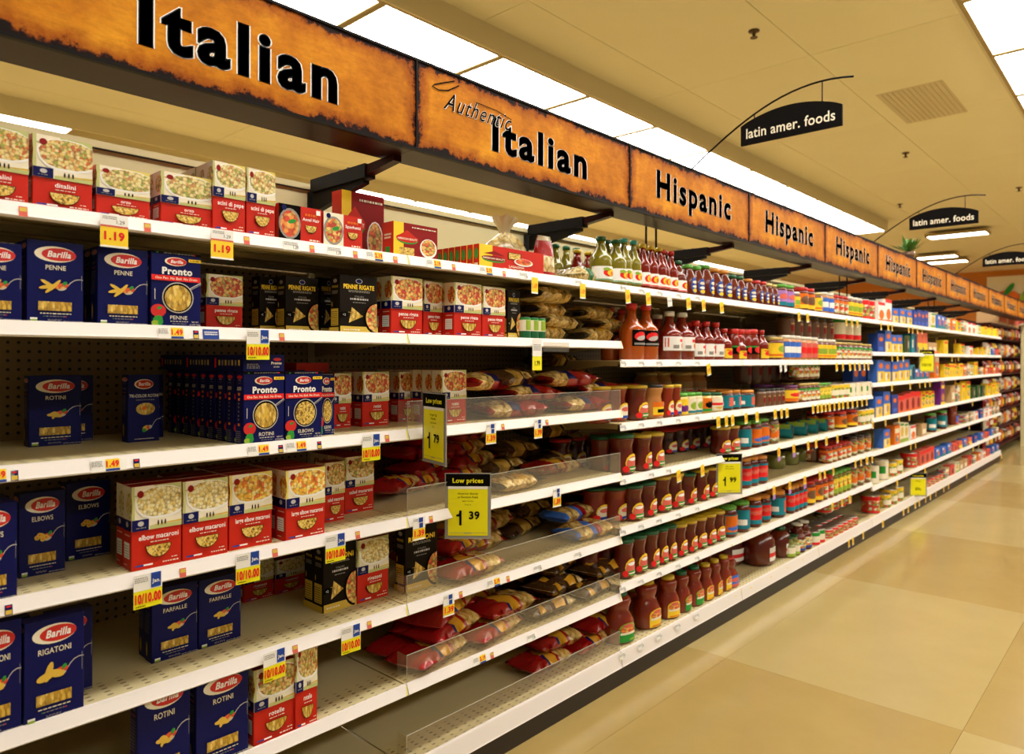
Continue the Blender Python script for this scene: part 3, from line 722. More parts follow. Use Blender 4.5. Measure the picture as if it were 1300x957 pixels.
def ab_front(P):
    P.rect(0, 0, .22, 1, 'yellow_print'); P.rect(.22, 0, 1, 1, 'box_red_dark'); P.poly([(.10, .62), (.30, .80), (.52, .60)], 'box_red')
    P.ell(.30, .53, .24, .13, 'green_print', n=20); P.ell(.30, .56, .25, .115, 'box_red', n=20); P.text('AMERICAN BEAUTY', .30, .52, .055, 'cream_print', fit=.44, bold=.02)
    P.rect(.12, .05, .45, .30, 'pasta_small'); P.ell(.78, .35, .20, .28, 'white_print', n=16); P.ell(.78, .37, .17, .24, 'dish_red', n=16)
    P.lines(.40, .95, .88, .03, 'cream_print')
def ab_side(P):
    P.rect(.2, .5, .8, .8, 'box_red'); P.lines(.2, .8, .62, .05, 'cream_print', 2); P.rect(.3, .1, .7, .3, 'green_print')
def lasagna_front(P):
    P.rect(0, 0, .19, 1, 'yellow_print'); P.poly([(.06, .62), (.22, .78), (.38, .60)], 'box_red_dark'); P.ell(.21, .40, .17, .12, 'green_print', n=18); P.ell(.21, .45, .18, .11, 'box_red_dark', n=18)
    P.text('AMERICAN BEAUTY', .21, .41, .07, 'cream_print', fit=.33, bold=.02); P.rect(.42, .52, .62, .82, 'dark_print'); P.rect(.43, .54, .61, .80, 'pasta_small')
    P.ell(.66, .45, .15, .17, 'white_print', n=16); P.ell(.66, .47, .13, .14, 'tomato_food', n=16); P.text('LASAGNA', .55, .16, .09, 'cream_print', fit=.3, bold=.02); P.lines(.35, .80, .05, .05, 'cream_print')
def spag_front(name, dish):
    def f(P):
        P.rect(0, 0, .50, 1, 'dark_print' if dish == 'tomato_food' else 'cream_print'); P.ell(.25, .48, .25, .42, 'grey_print', n=20); P.ell(.25, .48, .21, .36, dish, n=20)
        P.ell(.30, .55, .10, .06, 'green_print', rot=.4, n=8); P.ell(.12, .90, .055, .075, 'navy', n=12)
        P.lines(.60, .88, .76, .06, 'orange_print'); P.text(name, .74, .62, .085, 'white_print', fit=.40, bold=.02); P.ell(.74, .50, .14, .22, 'dark_print', a0=180, a1=360, n=12); P.ell(.74, .495, .13, .19, 'pasta_small', a0=180, a1=360, n=12)
        P.rect(.86, .82, .96, .95, 'white_print'); P.lines(.70, .94, .08, .035, 'cream_print')
    return f
def blocks(spec):
    """simple far cartons: list of (u0,v0,u1,v1,material)"""
    def f(P):
        for q in spec:
            (P.ell if q[0] == 'e' else P.rect)(*q[1 if q[0] == 'e' else 0:])
    return f
K = {}
for nm_, sh in (('PENNE', 'tube'), ('ROTINI', 'curl'), ('ELBOWS', 'round'), ('RIGATONI', 'fat'), ('FARFALLE', 'curl')):
    K['b_'+nm_.lower()] = carton('pasta_box', f'navy {nm_.lower()} pasta box with oval logo', W1, D1, H1, 'navy', blue_front(nm_, sh), blue_side(nm_))
def tricolor(P):
    P.ell(.50, .86, .30, .075, 'cream_print', n=24); P.ell(.52, .86, .27, .062, 'logo_red', n=24); P.text('Barilla', .52, .84, .05, 'white_print', fit=.4, bold=.03)
    P.text('TRI-COLOR ROTINI', .5, .665, .045, 'cream_print', fit=.92, bold=.012); P.lines(.25, .85, .62, .010, 'grey_print')
    P.ell(.55, .49, .30, .09, 'pasta_window', n=24); P.ell(.5, .50, .08, .03, 'orange_print', rot=.5, n=8)
    spoon(P, .72, .22); P.ell(.56, .20, .12, .04, 'queso', rot=.4, n=10); P.ell(.50, .17, .07, .03, 'green_print', n=8); P.ell(.62, .21, .05, .03, 'tomato_food', n=8); P.lines(.2, .8, .04, .010, 'cream_print')
K['b_tri'] = carton('pasta_box', 'navy tri-color rotini box with oval window', .095, D1, H1*.97, 'navy', tricolor, blue_side('TRI-COLOR'))
for nm_, pw in (('PENNE', 'pasta_window'), ('ROTINI', 'pasta_window'), ('ELBOWS', 'pasta_elbow')):
    K['pr_'+nm_.lower()] = carton('pasta_box', f'navy one-pan {nm_.lower()} box with saucepan picture', .118, .045, .19, 'navy', pronto_front(nm_, pw), pronto_side)
def flat_front(P):
    P.ell(.82, .72, .10, .10, 'logo_red', n=14); P.text('Pronto', .80, .42, .16, 'cream_print', fit=.34, bold=.03); P.text('ROTINI', .80, .22, .08, 'cream_print', fit=.2); P.lines(.08, .38, .40, .05, 'grey_print', 3, 2.2)
def flat_side(P):
    P.rect(.06, .2, .12, .8, 'red_print')
    for k in range(7): P.rect(.2+.11*k, .35, .25+.11*k, .68, 'grey_print' if k % 2 else 'mustard')
K['pr_flat'] = carton('pasta_box', 'navy rotini box lying flat on the others', .118, .185, .045, 'navy', flat_front, flat_side)
def red(key, name, dish, win='pasta_window', W=.118, H=.165, split=.45, D=.05):
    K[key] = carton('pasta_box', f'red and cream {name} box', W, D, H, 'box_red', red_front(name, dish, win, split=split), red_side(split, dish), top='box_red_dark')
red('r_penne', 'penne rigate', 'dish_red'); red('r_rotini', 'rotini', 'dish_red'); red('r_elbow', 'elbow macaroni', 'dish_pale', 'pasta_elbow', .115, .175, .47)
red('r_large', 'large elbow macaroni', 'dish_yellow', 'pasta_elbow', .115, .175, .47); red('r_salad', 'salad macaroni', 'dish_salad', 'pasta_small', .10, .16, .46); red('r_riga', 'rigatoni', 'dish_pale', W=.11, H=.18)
red('r_rotelle', 'rotelle', 'dish_salad', W=.115, H=.18); red('r_dit', 'ditalini', 'dish_salad', 'pasta_elbow', .118, .175, .42); red('r_orzo', 'orzo', 'dish_green', 'pasta_small', .112, .125, .42); red('r_acini', 'acini di pepe', 'dish_green', 'pasta_small', .085, .16, .50)
K['d_penne'] = carton('pasta_box', 'black penne rigate box with yellow lettering', .115, .05, .18, 'brown_black', dark_front('PENNE RIGATE'), dark_side)
K['d_riga'] = carton('pasta_box', 'black rigatoni box with yellow lettering', .115, .055, .19, 'brown_black', dark_front('RIGATONI'), dark_side)
K['ab'] = carton('pasta_box', 'crimson noodle box with yellow stripe', .125, .06, .165, 'box_red', ab_front, ab_side)
K['lasagna'] = carton('pasta_box', 'flat red lasagna box with yellow end stripe', .21, .03, .085, 'box_red', lasagna_front, blocks([('e', .5, .6, .3, .25, 'green_print'), (.2, .1, .8, .2, 'cream_print'), (0, 0, .08, 1, 'yellow_print')]))
K['angel'] = carton('pasta_box', 'small red angel hair box', .10, .25, .085, 'box_red', spag_front('Angel Hair', 'tomato_food')); K['spag'] = carton('pasta_box', 'small red spaghetti box', .10, .25, .085, 'box_red', spag_front('Spaghetti', 'dish_red'))
K['r_plain'] = carton('pasta_box', 'dark red carton lying at the back', .125, .19, .05, 'box_red', blocks([(.05, .2, .25, .55, 'navy'), (.55, .35, .85, .45, 'pink_print')]))
# far cartons
def far(key, look, g, spec, W=.12, D=.05, H=.19): K[key] = carton('food_carton', look, W, D, H, g, blocks(spec))
far('f_blueyel', 'blue and yellow cracker box', 'sky_print', [(0, 0, 1, .5, 'yellow_print'), ('e', .5, .75, .3, .12, 'orange_print'), (.15, .08, .45, .45, 'cream_print'), ('e', .6, .3, .2, .15, 'tan_print')])
far('f_blue', 'deep blue snack box', 'blue_print', [('e', .5, .7, .3, .12, 'orange_print'), (.2, .1, .8, .3, 'sky_print')])
far('f_teal', 'dark teal narrow box', 'teal_print', [(.6, .1, .9, .9, 'navy'), (.1, .3, .3, .7, 'cream_print')])
far('f_dkgreen', 'dark green narrow box', 'cap_green', [(.1, .1, .5, .9, 'cap_black'), (.6, .3, .8, .7, 'silver_print')])
far('f_pinkor', 'pink and orange dinner box', 'pink_print', [(0, 0, 1, .5, 'yellow_print'), (.1, .5, .4, .95, 'orange_print'), (.0, 0, .25, .3, 'teal_print')])
far('f_yellow', 'bright yellow taco shell box', 'yellow_print', [(.1, .75, .9, .9, 'red_print'), ('e', .5, .35, .3, .2, 'mustard')])
far('f_yelred', 'yellow dinner box with red top', 'yellow_print', [(0, .85, 1, 1, 'box_red'), ('e', .5, .4, .3, .2, 'label_mixed'), (.1, .65, .9, .78, 'green_print')])
far('f_red', 'red and pink boxed dinner', 'pink_print', [(0, .75, 1, 1, 'red_print'), ('e', .5, .4, .25, .3, 'box_red_dark'), (.0, 0, 1, .12, 'orange_print')])
far('f_orange', 'orange seasoning box', 'orange_print', [(.1, .6, .9, .85, 'cream_print'), ('e', .5, .3, .3, .2, 'label_mixed')])
far('f_green', 'cream and green grain box', 'cream_print', [(0, 0, 1, .2, 'lime_print'), ('e', .5, .55, .35, .25, 'mustard'), (.1, .85, .9, .95, 'green_print')])
far('f_tan', 'plain tan carton', 'tan_print', [(.15, .2, .85, .6, 'cream_print')])
far('f_cyan', 'pale blue mix carton', 'sky_print', [(0, 0, 1, .3, 'teal_print'), ('e', .6, .5, .2, .25, 'orange_print'), (.1, .7, .5, .9, 'white_print')])
far('f_white', 'white and orange rice box', 'white_print', [(0, .85, 1, 1, 'red_print'), ('e', .5, .35, .35, .25, 'orange_print'), (0, 0, 1, .1, 'orange_print')])
far('f_mixed', 'mixed colour seasoning packet box', 'label_mixed', [(.1, .6, .9, .85, 'cream_print')])
far('f_purple', 'purple and gold promotion box', 'purple_print', [(.15, .62, .85, .75, 'yellow_print'), ('e', .5, .9, .2, .07, 'mustard'), (0, 0, 1, .12, 'yellow_print'), ('e', .5, .3, .35, .15, 'dish_red')])
# ------------------------------------------------------------------ jars, bottles, cans
def jar(key, name, look, prof, body, cap, capm, lab=None, n=14, cat='jar', flat=1., clearfrom=None):
    """prof: (r, z) body; cap: (r, z) list; lab: (z0, z1, r, arc in radians, front(P), dz)"""
    H = cap[-1][1]; R = max(r for r, z in prof)
    b = MB(); mm = body if clearfrom is None else [('clear_neck' if prof[i][1] >= clearfrom else body) for i in range(len(prof)-1)]
    b.lathe(prof, mm, n, flat=flat); me = b.mesh(name); parts = []
    c = MB(); c.lathe(cap, capm, n, flat=flat); parts.append(('cap' if cat == 'bottle' else 'lid', c.mesh('cap'), None))
    if lab:
        z0, z1, r, arc, fn = lab
        P = Print(arc*r, z1-z0, .0003, cols=max(4, round(arc*4)), rings=4); fn(P); lm = P.mesh('label_wrap', wrap=r+.0006, z0=z0)
        if flat != 1: lm.transform(Matrix.Diagonal((1, flat, 1, 1)))
        parts.append(('label_wrap', lm, None))
    K[key] = Kind(name, cat, look, 2*R, 2*R, H, me, parts)
def lab_plain(base, *els):
    def f(P):
        if base: P.rect(0, 0, 1, 1, base)
        for e in els: (P.ell if e[0] == 'e' else P.rect)(*e[1 if e[0] == 'e' else 0:])
    return f
def taller(R, H, neck, hn, cap=.02, sh=.25):      # round bottle with a slender neck
    return [(R*.9, 0), (R, .008), (R, H*.50), (R*.96, H*.56), (R*.84, H*.56+H*sh*.22), (R*.64, H*.56+H*sh*.42), (neck*1.45, H*.56+H*sh*.66), (neck, H*.56+H*sh), (neck, H-cap)], [(neck*1.05, H-cap), (neck*1.2, H-cap+.002), (neck*1.2, H-.002), (neck*1.0, H)]
fruit = lab_plain('white_print', ('e', .50, .55, .20, .30, 'red_print', .3), ('e', .56, .55, .16, .25, 'yellow_print', .5), ('e', .58, .50, .08, .16, 'orange_print'), ('e', .40, .78, .10, .12, 'lime_print'), (0, .02, 1, .08, 'green_print'))
fruit2 = lab_plain('white_print', ('e', .50, .55, .20, .30, 'red_print', .3), ('e', .56, .55, .16, .25, 'yellow_print', .5), ('e', .58, .50, .08, .16, 'orange_print'), (0, .02, 1, .10, 'red_print'))
p, c = taller(.032, .23, .0125, 0)
jar('sauce_green', 'salsa_bottle', 'tall green salsa bottle with dark green cap', p, 'verde', c, 'cap_green', (.02, .085, .032, 3.6, fruit), cat='bottle', clearfrom=.19)
jar('sauce_teal', 'salsa_bottle', 'tall green salsa bottle with teal cap', p, 'verde', c, 'cap_teal', (.02, .085, .032, 3.6, fruit), cat='bottle', clearfrom=.19)
jar('sauce_yel', 'salsa_bottle', 'tall red salsa bottle with yellow cap', p, 'red_sauce', c, 'cap_yellow', (.02, .085, .032, 3.6, fruit2), cat='bottle', clearfrom=.20)
jar('sauce_red', 'salsa_bottle', 'tall red salsa bottle with red cap', p, 'red_sauce', c, 'cap_red', (.02, .085, .032, 3.6, fruit2), cat='bottle', clearfrom=.20)
p, c = taller(.033, .185, .015, 0)
jar('sauce_short', 'salsa_bottle', 'short red salsa bottle with dark green cap', p, 'salsa', c, 'cap_green', (.015, .075, .033, 3.2, fruit2), cat='bottle')
blu = lab_plain(None, ('e', .5, .5, .5, .5, 'sky_print'), ('e', .5, .5, .44, .44, 'blue_print'), ('e', .5, .70, .34, .10, 'cream_print'), ('e', .5, .42, .36, .09, 'white_print'), ('e', .55, .18, .36, .12, 'yellow_print'))
p = [(.030, 0), (.034, .01), (.034, .08), (.028, .12), (.020, .148), (.018, .16)]; c = [(.019, .158), (.021, .16), (.021, .178), (.018, .18)]
for cc, nn in (('green', 'green'), ('lime', 'light green'), ('orange', 'orange'), ('gold', 'gold'), ('red', 'red')):
    jar('taco_'+cc, 'taco_sauce_bottle', f'red taco sauce bottle with {nn} cap', p, 'salsa', c, 'cap_'+cc, (.015, .105, .034, 1.15, blu), cat='bottle')
p, c = taller(.045, .30, .016, 0, .03, .22)
jar('big_orange', 'hot_sauce_bottle', 'large orange hot sauce bottle with red cap', p, 'orange_sauce', c, 'cap_red', (.075, .16, .045, 1.7, lab_plain('dark_print', ('e', .45, .6, .35, .28, 'red_print', .3), ('e', .5, .5, .3, .14, 'silver_print', .3), (.1, .08, .9, .2, 'grey_print'))), cat='bottle')
wl = lab_plain('white_print', (.05, .25, .18, .9, 'pink_print'), (.55, .62, .95, .82, 'red_print'), ('e', .72, .35, .10, .20, 'orange_print'), (.30, .15, .50, .40, 'grey_print'), ('e', .74, .50, .05, .10, 'mustard'))
jar('big_white', 'hot_sauce_bottle', 'large red hot sauce bottle with white cap', p, 'red_sauce', c, 'cap_white', (.06, .145, .045, 2.6, wl), cat='bottle')
p, c = taller(.030, .20, .0115, 0, .025, .24)
jar('mid_red', 'hot_sauce_bottle', 'small red hot sauce bottle with red cap', p, 'red_sauce', c, 'cap_red', (.02, .085, .030, 3., wl), cat='bottle')
jar('mid_yellow', 'hot_sauce_bottle', 'slim red hot sauce bottle with yellow label', p, 'red_sauce', c, 'cap_red', (.015, .075, .030, 2., lab_plain('yellow_print', ('e', .5, .5, .25, .25, 'red_print'), (.2, .75, .8, .88, 'orange_print'))), cat='bottle')
p = [(.030, 0), (.034, .008), (.034, .10), (.027, .118), (.025, .125)]; c = [(.026, .123), (.029, .125), (.029, .145), (.026, .147)]
jar('red_lid_black', 'sauce_jar', 'red sauce jar with red lid and black label', p, 'red_sauce', c, 'cap_red', (.03, .07, .034, 3.4, lab_plain('dark_print', (0, .75, 1, .95, 'green_print'), ('e', .5, .5, .2, .4, 'red_print'))))
# straight jars
def straight(key, look, R, H, body, capm, lab, lidh=.016):
    p = [(R*.88, 0), (R, .01), (R, H*.80), (R*.86, H*.88), (R*.84, H-lidh)]; c = [(R*.86, H-lidh), (R*.94, H-lidh+.001), (R*.94, H-.002), (R*.88, H)]
    jar(key, 'sauce_jar', look, p, body, c, capm, (H*.12, H*.74, R, 4.2, lab) if lab else None)
straight('squat_yellow', 'squat jar with gold lid and yellow label', .045, .11, 'salsa', 'cap_gold', lab_plain('yellow_print', (0, .1, 1, .25, 'orange_print'), ('e', .5, .6, .15, .25, 'lime_print')))
straight('jar_blue', 'salsa jar with white lid and blue label', .034, .12, 'tan_sauce', 'cap_white', lab_plain('sky_print', (.3, .3, .7, .7, 'white_print'), (.75, 0, 1, 1, 'lilac_print')))
straight('jar_pink', 'salsa jar with white lid and pink label', .034, .12, 'tan_sauce', 'cap_white', lab_plain('pink_print', (.3, .3, .7, .7, 'red_print'), (.75, 0, 1, 1, 'green_print')))
straight('jar_yellow', 'salsa jar with white lid and yellow label', .034, .12, 'salsa', 'cap_white', lab_plain('yellow_print', (.3, .3, .7, .7, 'lime_print'), (.0, .1, 1, .2, 'orange_print')))
straight('jar_redgreen', 'salsa jar with cream lid and busy label', .034, .12, 'salsa', 'cap_gold', lab_plain('label_busy', (0, .85, 1, 1, 'green_print')))
straight('jar_dark', 'dark jar with black lid and plain label', .036, .13, 'bean_brown', 'cap_black', lab_plain('bean_brown', (.42, .25, .62, .65, 'box_red_dark'), (.42, .70, .62, .80, 'tan_print')))
straight('jar_tanbig', 'large tan jar standing at the back', .055, .15, 'tan_sauce', 'cap_gold', lab_plain('tan_print', (.25, .2, .75, .7, 'cream_print'), ('e', .5, .45, .15, .2, 'red_print')))
straight('jar_queso', 'small yellow dip jar', .028, .10, 'queso', 'cap_lime', lab_plain('yellow_print', ('e', .5, .35, .2, .25, 'purple_print')))
straight('jar_cream', 'small cream dip jar', .028, .10, 'cream_sauce', 'cap_lime', lab_plain('cream_print', ('e', .5, .5, .2, .3, 'lime_print'), (0, 0, 1, .15, 'teal_print')))
straight('jar_orange', 'orange labelled dip jar', .034, .10, 'queso', 'cap_green', lab_plain('orange_print', ('e', .5, .5, .2, .3, 'dark_print'), (0, 0, 1, .2, 'green_print')))
straight('jar_ranch', 'cream dip jar with red writing', .036, .105, 'cream_sauce', 'cap_green', lab_plain('cream_print', (.2, .4, .8, .6, 'red_print'), ('e', .5, .2, .2, .1, 'mustard')))
straight('jar_teal', 'salsa jar with teal label', .042, .125, 'salsa_dark', 'cap_orange', lab_plain('teal_print', (.40, .15, .70, .85, 'orange_print'), (.1, .2, .3, .5, 'white_print')))
straight('jar_tealpink', 'flat salsa jar with teal and pink label', .042, .105, 'salsa_dark', 'cap_orange', lab_plain('teal_print', (.45, .15, .85, .85, 'pink_print'), (.1, .2, .3, .5, 'white_print')))
straight('jar_orangelab', 'salsa jar with green lid and orange label', .036, .145, 'salsa', 'cap_lime', lab_plain('teal_print', (.2, .1, .8, .95, 'orange_print'), ('e', .5, .3, .25, .15, 'sky_print')))
straight('jar_greenteal', 'salsa jar with green lid and teal label', .036, .145, 'salsa', 'cap_lime', lab_plain('teal_print', (.55, .1, .85, .95, 'orange_print'), (.1, .2, .4, .5, 'white_print')))
straight('jar_redteal', 'salsa jar with red and teal label', .034, .14, 'salsa', 'cap_orange', lab_plain('red_print', (0, 0, 1, .22, 'teal_print'), ('e', .5, .6, .3, .15, 'pink_print'), (0, .88, 1, 1, 'teal_print')))
straight('jar_purple', 'wide jar with purple lid and yellow label', .05, .11, 'salsa', 'cap_purple', lab_plain('yellow_print', (0, 0, 1, .3, 'orange_print'), ('e', .5, .6, .2, .2, 'red_print')))
straight('jar_lilac', 'jar with green lid and lilac label', .042, .115, 'salsa', 'cap_lime', lab_plain('lilac_print', (0, 0, 1, .25, 'teal_print'), ('e', .5, .6, .2, .2, 'pink_print')))
straight('jar_mole', 'red lidded jar with orange label', .042, .11, 'salsa', 'cap_red', lab_plain('orange_print', (0, 0, 1, .25, 'yellow_print'), ('e', .5, .55, .2, .3, 'bean_brown')))
straight('jar_pickle', 'jar of green jalapenos', .05, .13, 'pickle', 'cap_black', None)
straight('jar_salsa2', 'small salsa jar with orange label', .032, .12, 'salsa_bright', 'cap_red', lab_plain('label_red', (0, .8, 1, 1, 'orange_print')))
straight('jar_verde', 'small jar of green peppers', .030, .13, 'verde', 'cap_lime', lab_plain('label_yellow', (0, 0, 1, .3, 'lime_print')))
straight('jar_brown', 'brown sauce jar with dark lid', .034, .14, 'bean_brown', 'cap_black', lab_plain('label_red', ('e', .5, .4, .25, .3, 'orange_print')))
arch = lab_plain(None, ('e', .55, .5, .40, .5, 'yellow_print'), ('e', .55, .45, .36, .42, 'pink_print'), ('e', .55, .70, .25, .10, 'white_print'), (.20, .05, .92, .32, 'green_print'), ('e', .18, .18, .16, .18, 'red_print'), (.35, .14, .85, .22, 'cream_print'))
arch2 = lab_plain(None, ('e', .55, .5, .40, .5, 'yellow_print'), ('e', .55, .45, .36, .42, 'cream_print'), ('e', .55, .60, .25, .14, 'pink_print'), (.20, .05, .92, .22, 'blue_print'), ('e', .18, .18, .16, .18, 'red_print'))
p = [(.034, 0), (.040, .008), (.041, .045), (.037, .075), (.0335, .10), (.034, .115), (.039, .140), (.039, .146)]; c = [(.037, .145), (.040, .147), (.040, .158), (.037, .160)]
for cc, nn in (('green', 'green'), ('yellow', 'yellow')):
    jar('hour_'+cc, 'salsa_jar', f'waisted salsa jar with {nn} lid', p, 'salsa', c, 'cap_'+cc, (.012, .085, .040, 1.8, arch))
    jar('hourb_'+cc, 'salsa_jar', f'brighter waisted salsa jar with {nn} lid', p, 'salsa_bright', c, 'cap_'+cc, (.012, .085, .040, 1.8, arch2))
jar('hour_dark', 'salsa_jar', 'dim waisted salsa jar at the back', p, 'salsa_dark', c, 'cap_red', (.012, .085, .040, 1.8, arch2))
jar('hour_taco', 'salsa_jar', 'orange waisted jar with black lid', p, 'tan_sauce', c, 'cap_black', (.015, .08, .040, 1.9, lab_plain('orange_print', (0, .1, 1, .65, 'yellow_print'), (.2, .25, .8, .5, 'dark_print'), ('e', .7, .85, .12, .15, 'silver_print'))))
p = [(.045, 0), (.052, .012), (.050, .12), (.038, .165), (.032, .185), (.038, .21), (.040, .245), (.030, .265)]; c = [(.026, .262), (.028, .265), (.028, .285), (.024, .288)]
big = lab_plain(None, ('e', .5, .72, .42, .28, 'yellow_print'), (.08, 0, .92, .72, 'yellow_print'), ('e', .5, .66, .36, .24, 'tomato_food'), ('e', .5, .85, .25, .10, 'pink_print'), (.14, .40, .86, .52, 'cream_print'), (.2, .06, .8, .12, 'orange_print'))
big2 = lab_plain(None, ('e', .5, .72, .42, .28, 'lime_print'), (.08, 0, .92, .72, 'green_print'), ('e', .5, .66, .36, .24, 'tomato_food'), ('e', .5, .85, .25, .10, 'pink_print'), (.14, .40, .86, .52, 'cream_print'), (.55, .08, .8, .18, 'lime_print'))
big3 = lab_plain('sky_print', ('e', .5, .6, .3, .2, 'pink_print'), (0, 0, 1, .25, 'pink_print'))
jar('big_yel', 'salsa_jug', 'big waisted salsa jug with yellow label', p, 'salsa_bright', c, 'cap_yellow', (.015, .125, .052, 1.5, big), cat='jar', flat=.8)
jar('big_grn', 'salsa_jug', 'big waisted salsa jug with green label', p, 'salsa_bright', c, 'cap_green', (.015, .125, .052, 1.5, big2), cat='jar', flat=.8)
jar('big_blu', 'salsa_jug', 'big waisted salsa jug with blue label', p, 'salsa_bright', c, 'cap_red', (.015, .125, .052, 1.5, big3), cat='jar', flat=.8)
jar('jug_red', 'sauce_jug', 'huge dark red plastic sauce jug', [(.07, 0), (.078, .02), (.078, .14), (.05, .19), (.035, .20)], 'salsa', [(.035, .20), (.035, .225), (.03, .228)], 'cap_green', (.03, .11, .078, .9, lab_plain('white_print', (0, .3, 1, .6, 'red_print'))), flat=.8)
p, c = taller(.036, .21, .020, 0, .015, .26)
jar('ketchup', 'sauce_bottle', 'tall dark red sauce bottle with cream cap', p, 'salsa', c, 'cap_white', (.02, .10, .036, 2.2, lab_plain('label_busy', (0, 0, 1, .2, 'blue_print'))), cat='bottle')
jar('dressing', 'sauce_bottle', 'tall pale green sauce bottle', p, 'pickle', c, 'cap_green', (.02, .11, .036, 3., lab_plain('cream_print', (0, 0, 1, .3, 'lime_print'))), cat='bottle')
def can(key, look, R, H, lab, body='tin'):
    p = [(R*.97, 0), (R, .002), (R, H-.002), (R*.97, H)]; n = 14; b = MB(); b.lathe(p, body, n); P = Print(5.8*R, H*.9, .0003, cols=22, rings=3); lab(P)
    K[key] = Kind('food_can', 'can', look, 2*R, 2*R, H, b.mesh('food_can'), [('label_wrap', P.mesh('label_wrap', wrap=R+.0006, z0=H*.05), None)])
can('can_red', 'red and white food can', .045, .115, lab_plain('label_red', (0, .75, 1, 1, 'red_print'), (0, 0, 1, .12, 'red_print')))
can('can_yellow', 'yellow and cream food can', .045, .115, lab_plain('label_yellow', (0, .78, 1, 1, 'yellow_print'), (.3, .2, .6, .6, 'cream_print')))
can('can_cream', 'cream food can with yellow stripe', .042, .11, lab_plain('cream_print', (.55, 0, .7, 1, 'yellow_print'), (.2, .3, .4, .7, 'green_print')))
can('can_green', 'green and white food can', .042, .115, lab_plain('cream_print', (0, .7, 1, 1, 'green_print'), (0, 0, 1, .2, 'red_print')))
can('can_drum', 'spice can with green cap', .022, .08, lab_plain('cream_print', (0, .92, 1, 1, 'green_print'), (0, 0, 1, .35, 'cap_green'), (.4, .4, .6, .9, 'lime_print')), 'cap_green')
can('tub_green', 'teal and black tub lying on its side', .045, .12, lab_plain('teal_print', (.3, .1, .5, .9, 'lime_print'), (.5, .1, .8, .9, 'pink_print')), 'cap_black')
# ------------------------------------------------------------------ bags
mat('bag_yellow', (.72, .36, .02), .25, coat=.4)
def bag(key, name, look, L, W, T, zone, lump=.3, seed=0, nx=18, ny=10, cat='bag'):
    """pillow bag lying flat, long side along x, crimped at both ends"""
    rnd = random.Random(seed); ph = [(rnd.uniform(2, 7), rnd.uniform(2, 7), rnd.uniform(0, 6)) for _ in range(5)]
    b = MB(); top = []; bot = []
    for j in range(ny+1):
        for i in range(nx+1):
            u, v = i/nx, j/ny
            e = max(0., 1-abs(2*u-1)**5)*max(0., 1-abs(2*v-1)**3)**.6; g = 1+lump*sum(math.sin(a*u*3+c*v*3+d) for a, c, d in ph)/4
            x = (u-.5)*L; y = (v-.5)*W*(1-.06*math.sin(3.1416*u)*0); z = T*.5*e*g
            if u in (0, 1): y *= 1.04
            wob = .004*math.sin(u*22+seed)*(1-e)
            top.append((x, y, T*.5+z*.9+wob)); bot.append((x, y, T*.5-T*.5*e**.7+wob*.5))
    n = (nx+1); o = len(top); vs = top+bot
    for j in range(ny):
        for i in range(nx):
            u, v = (i+.5)/nx, (j+.5)/ny; m = zone(u, v)
            a = j*n+i; mi = b.mi(m); mi2 = b.mi(zone(u, .98))
            b.f += [[a, a+1, a+n+1, a+n], [o+a, o+a+n, o+a+n+1, o+a+1]]; b.m += [mi, mi2]; b.smooth += [True, True]
    for i in range(nx):
        for (a, c) in ((i, i+1), (ny*n+i+1, ny*n+i)):
            b.f.append([a, o+a, o+c, c][::1]); b.m.append(b.mi(zone((i+.5)/nx, 0))); b.smooth.append(True)
    for j in range(ny):
        for (a, c) in (((j+1)*n, j*n), (j*n+nx, (j+1)*n+nx)):
            b.f.append([a, o+a, o+c, c]); b.m.append(b.mi(zone(.99, .5))); b.smooth.append(True)
    b.v = vs
    K[key] = Kind(name, cat, look, L, W, T, b.mesh(name), [])
def z_red(u, v):
    if .62 < u < .90: return 'noodle_bag'
    if .36 < u < .54 and v < .8: return 'bag_yellow' if u > .40 or v > .3 else 'navy'
    return 'bag_red'
def z_red2(u, v):
    if .06 < u < .36: return 'noodle_bag'
    if .36 < u < .48 and v < .5: return 'navy'
    return 'bag_red'
def z_gold(u, v):
    if .08 < u < .80: return 'noodle_bag' if not (.42 < u < .60 and .1 < v < .75) else 'bag_yellow'
    return 'bag_black'
def z_dark(u, v):
    if .3 < u < .5: return 'bag_gold'
    return 'noodle_bag' if .55 < u < .78 and v < .7 else 'bag_brown'
def z_kluski(u, v):
    if (.15 < u < .30 or .5 < u < .72) and (v < .25 or .35 < v < .6): return 'bag_yellow'
    return 'bag_brown' if u < .8 else 'nest_bag'
def z_wide(u, v): return 'noodle_bag' if .12 < u < .88 and not (.4 < u < .62) else ('bag_red' if u > .5 else 'sky_print')
def z_nest(u, v): return 'nest_bag' if .1 < u < .9 else 'film_cream'
def z_greenw(u, v): return 'bag_green' if .30 < u < .52 or u > .86 else 'nest_bag'
for k, (zz, nm2, lk) in enumerate([(z_red, 'red', 'red film bag of egg noodles'), (z_red2, 'redb', 'red noodle bag with clear noodle end'), (z_gold, 'gold', 'clear bag of noodles with black ends'), (z_dark, 'dark', 'dark brown film bag of pasta'), (z_kluski, 'klu', 'brown noodle bag with yellow lettering'), (z_wide, 'wide', 'clear bag of wide noodles with red end'), (z_nest, 'nest', 'clear bag of pasta nests'), (z_greenw, 'greenw', 'clear noodle bag with green band')]):
    for s in range(2): bag(f'bag_{nm2}{s}', 'noodle_bag', lk, .30, .17, .07, zz, .35, seed=k*5+s)
K['bag_wrap'] = None
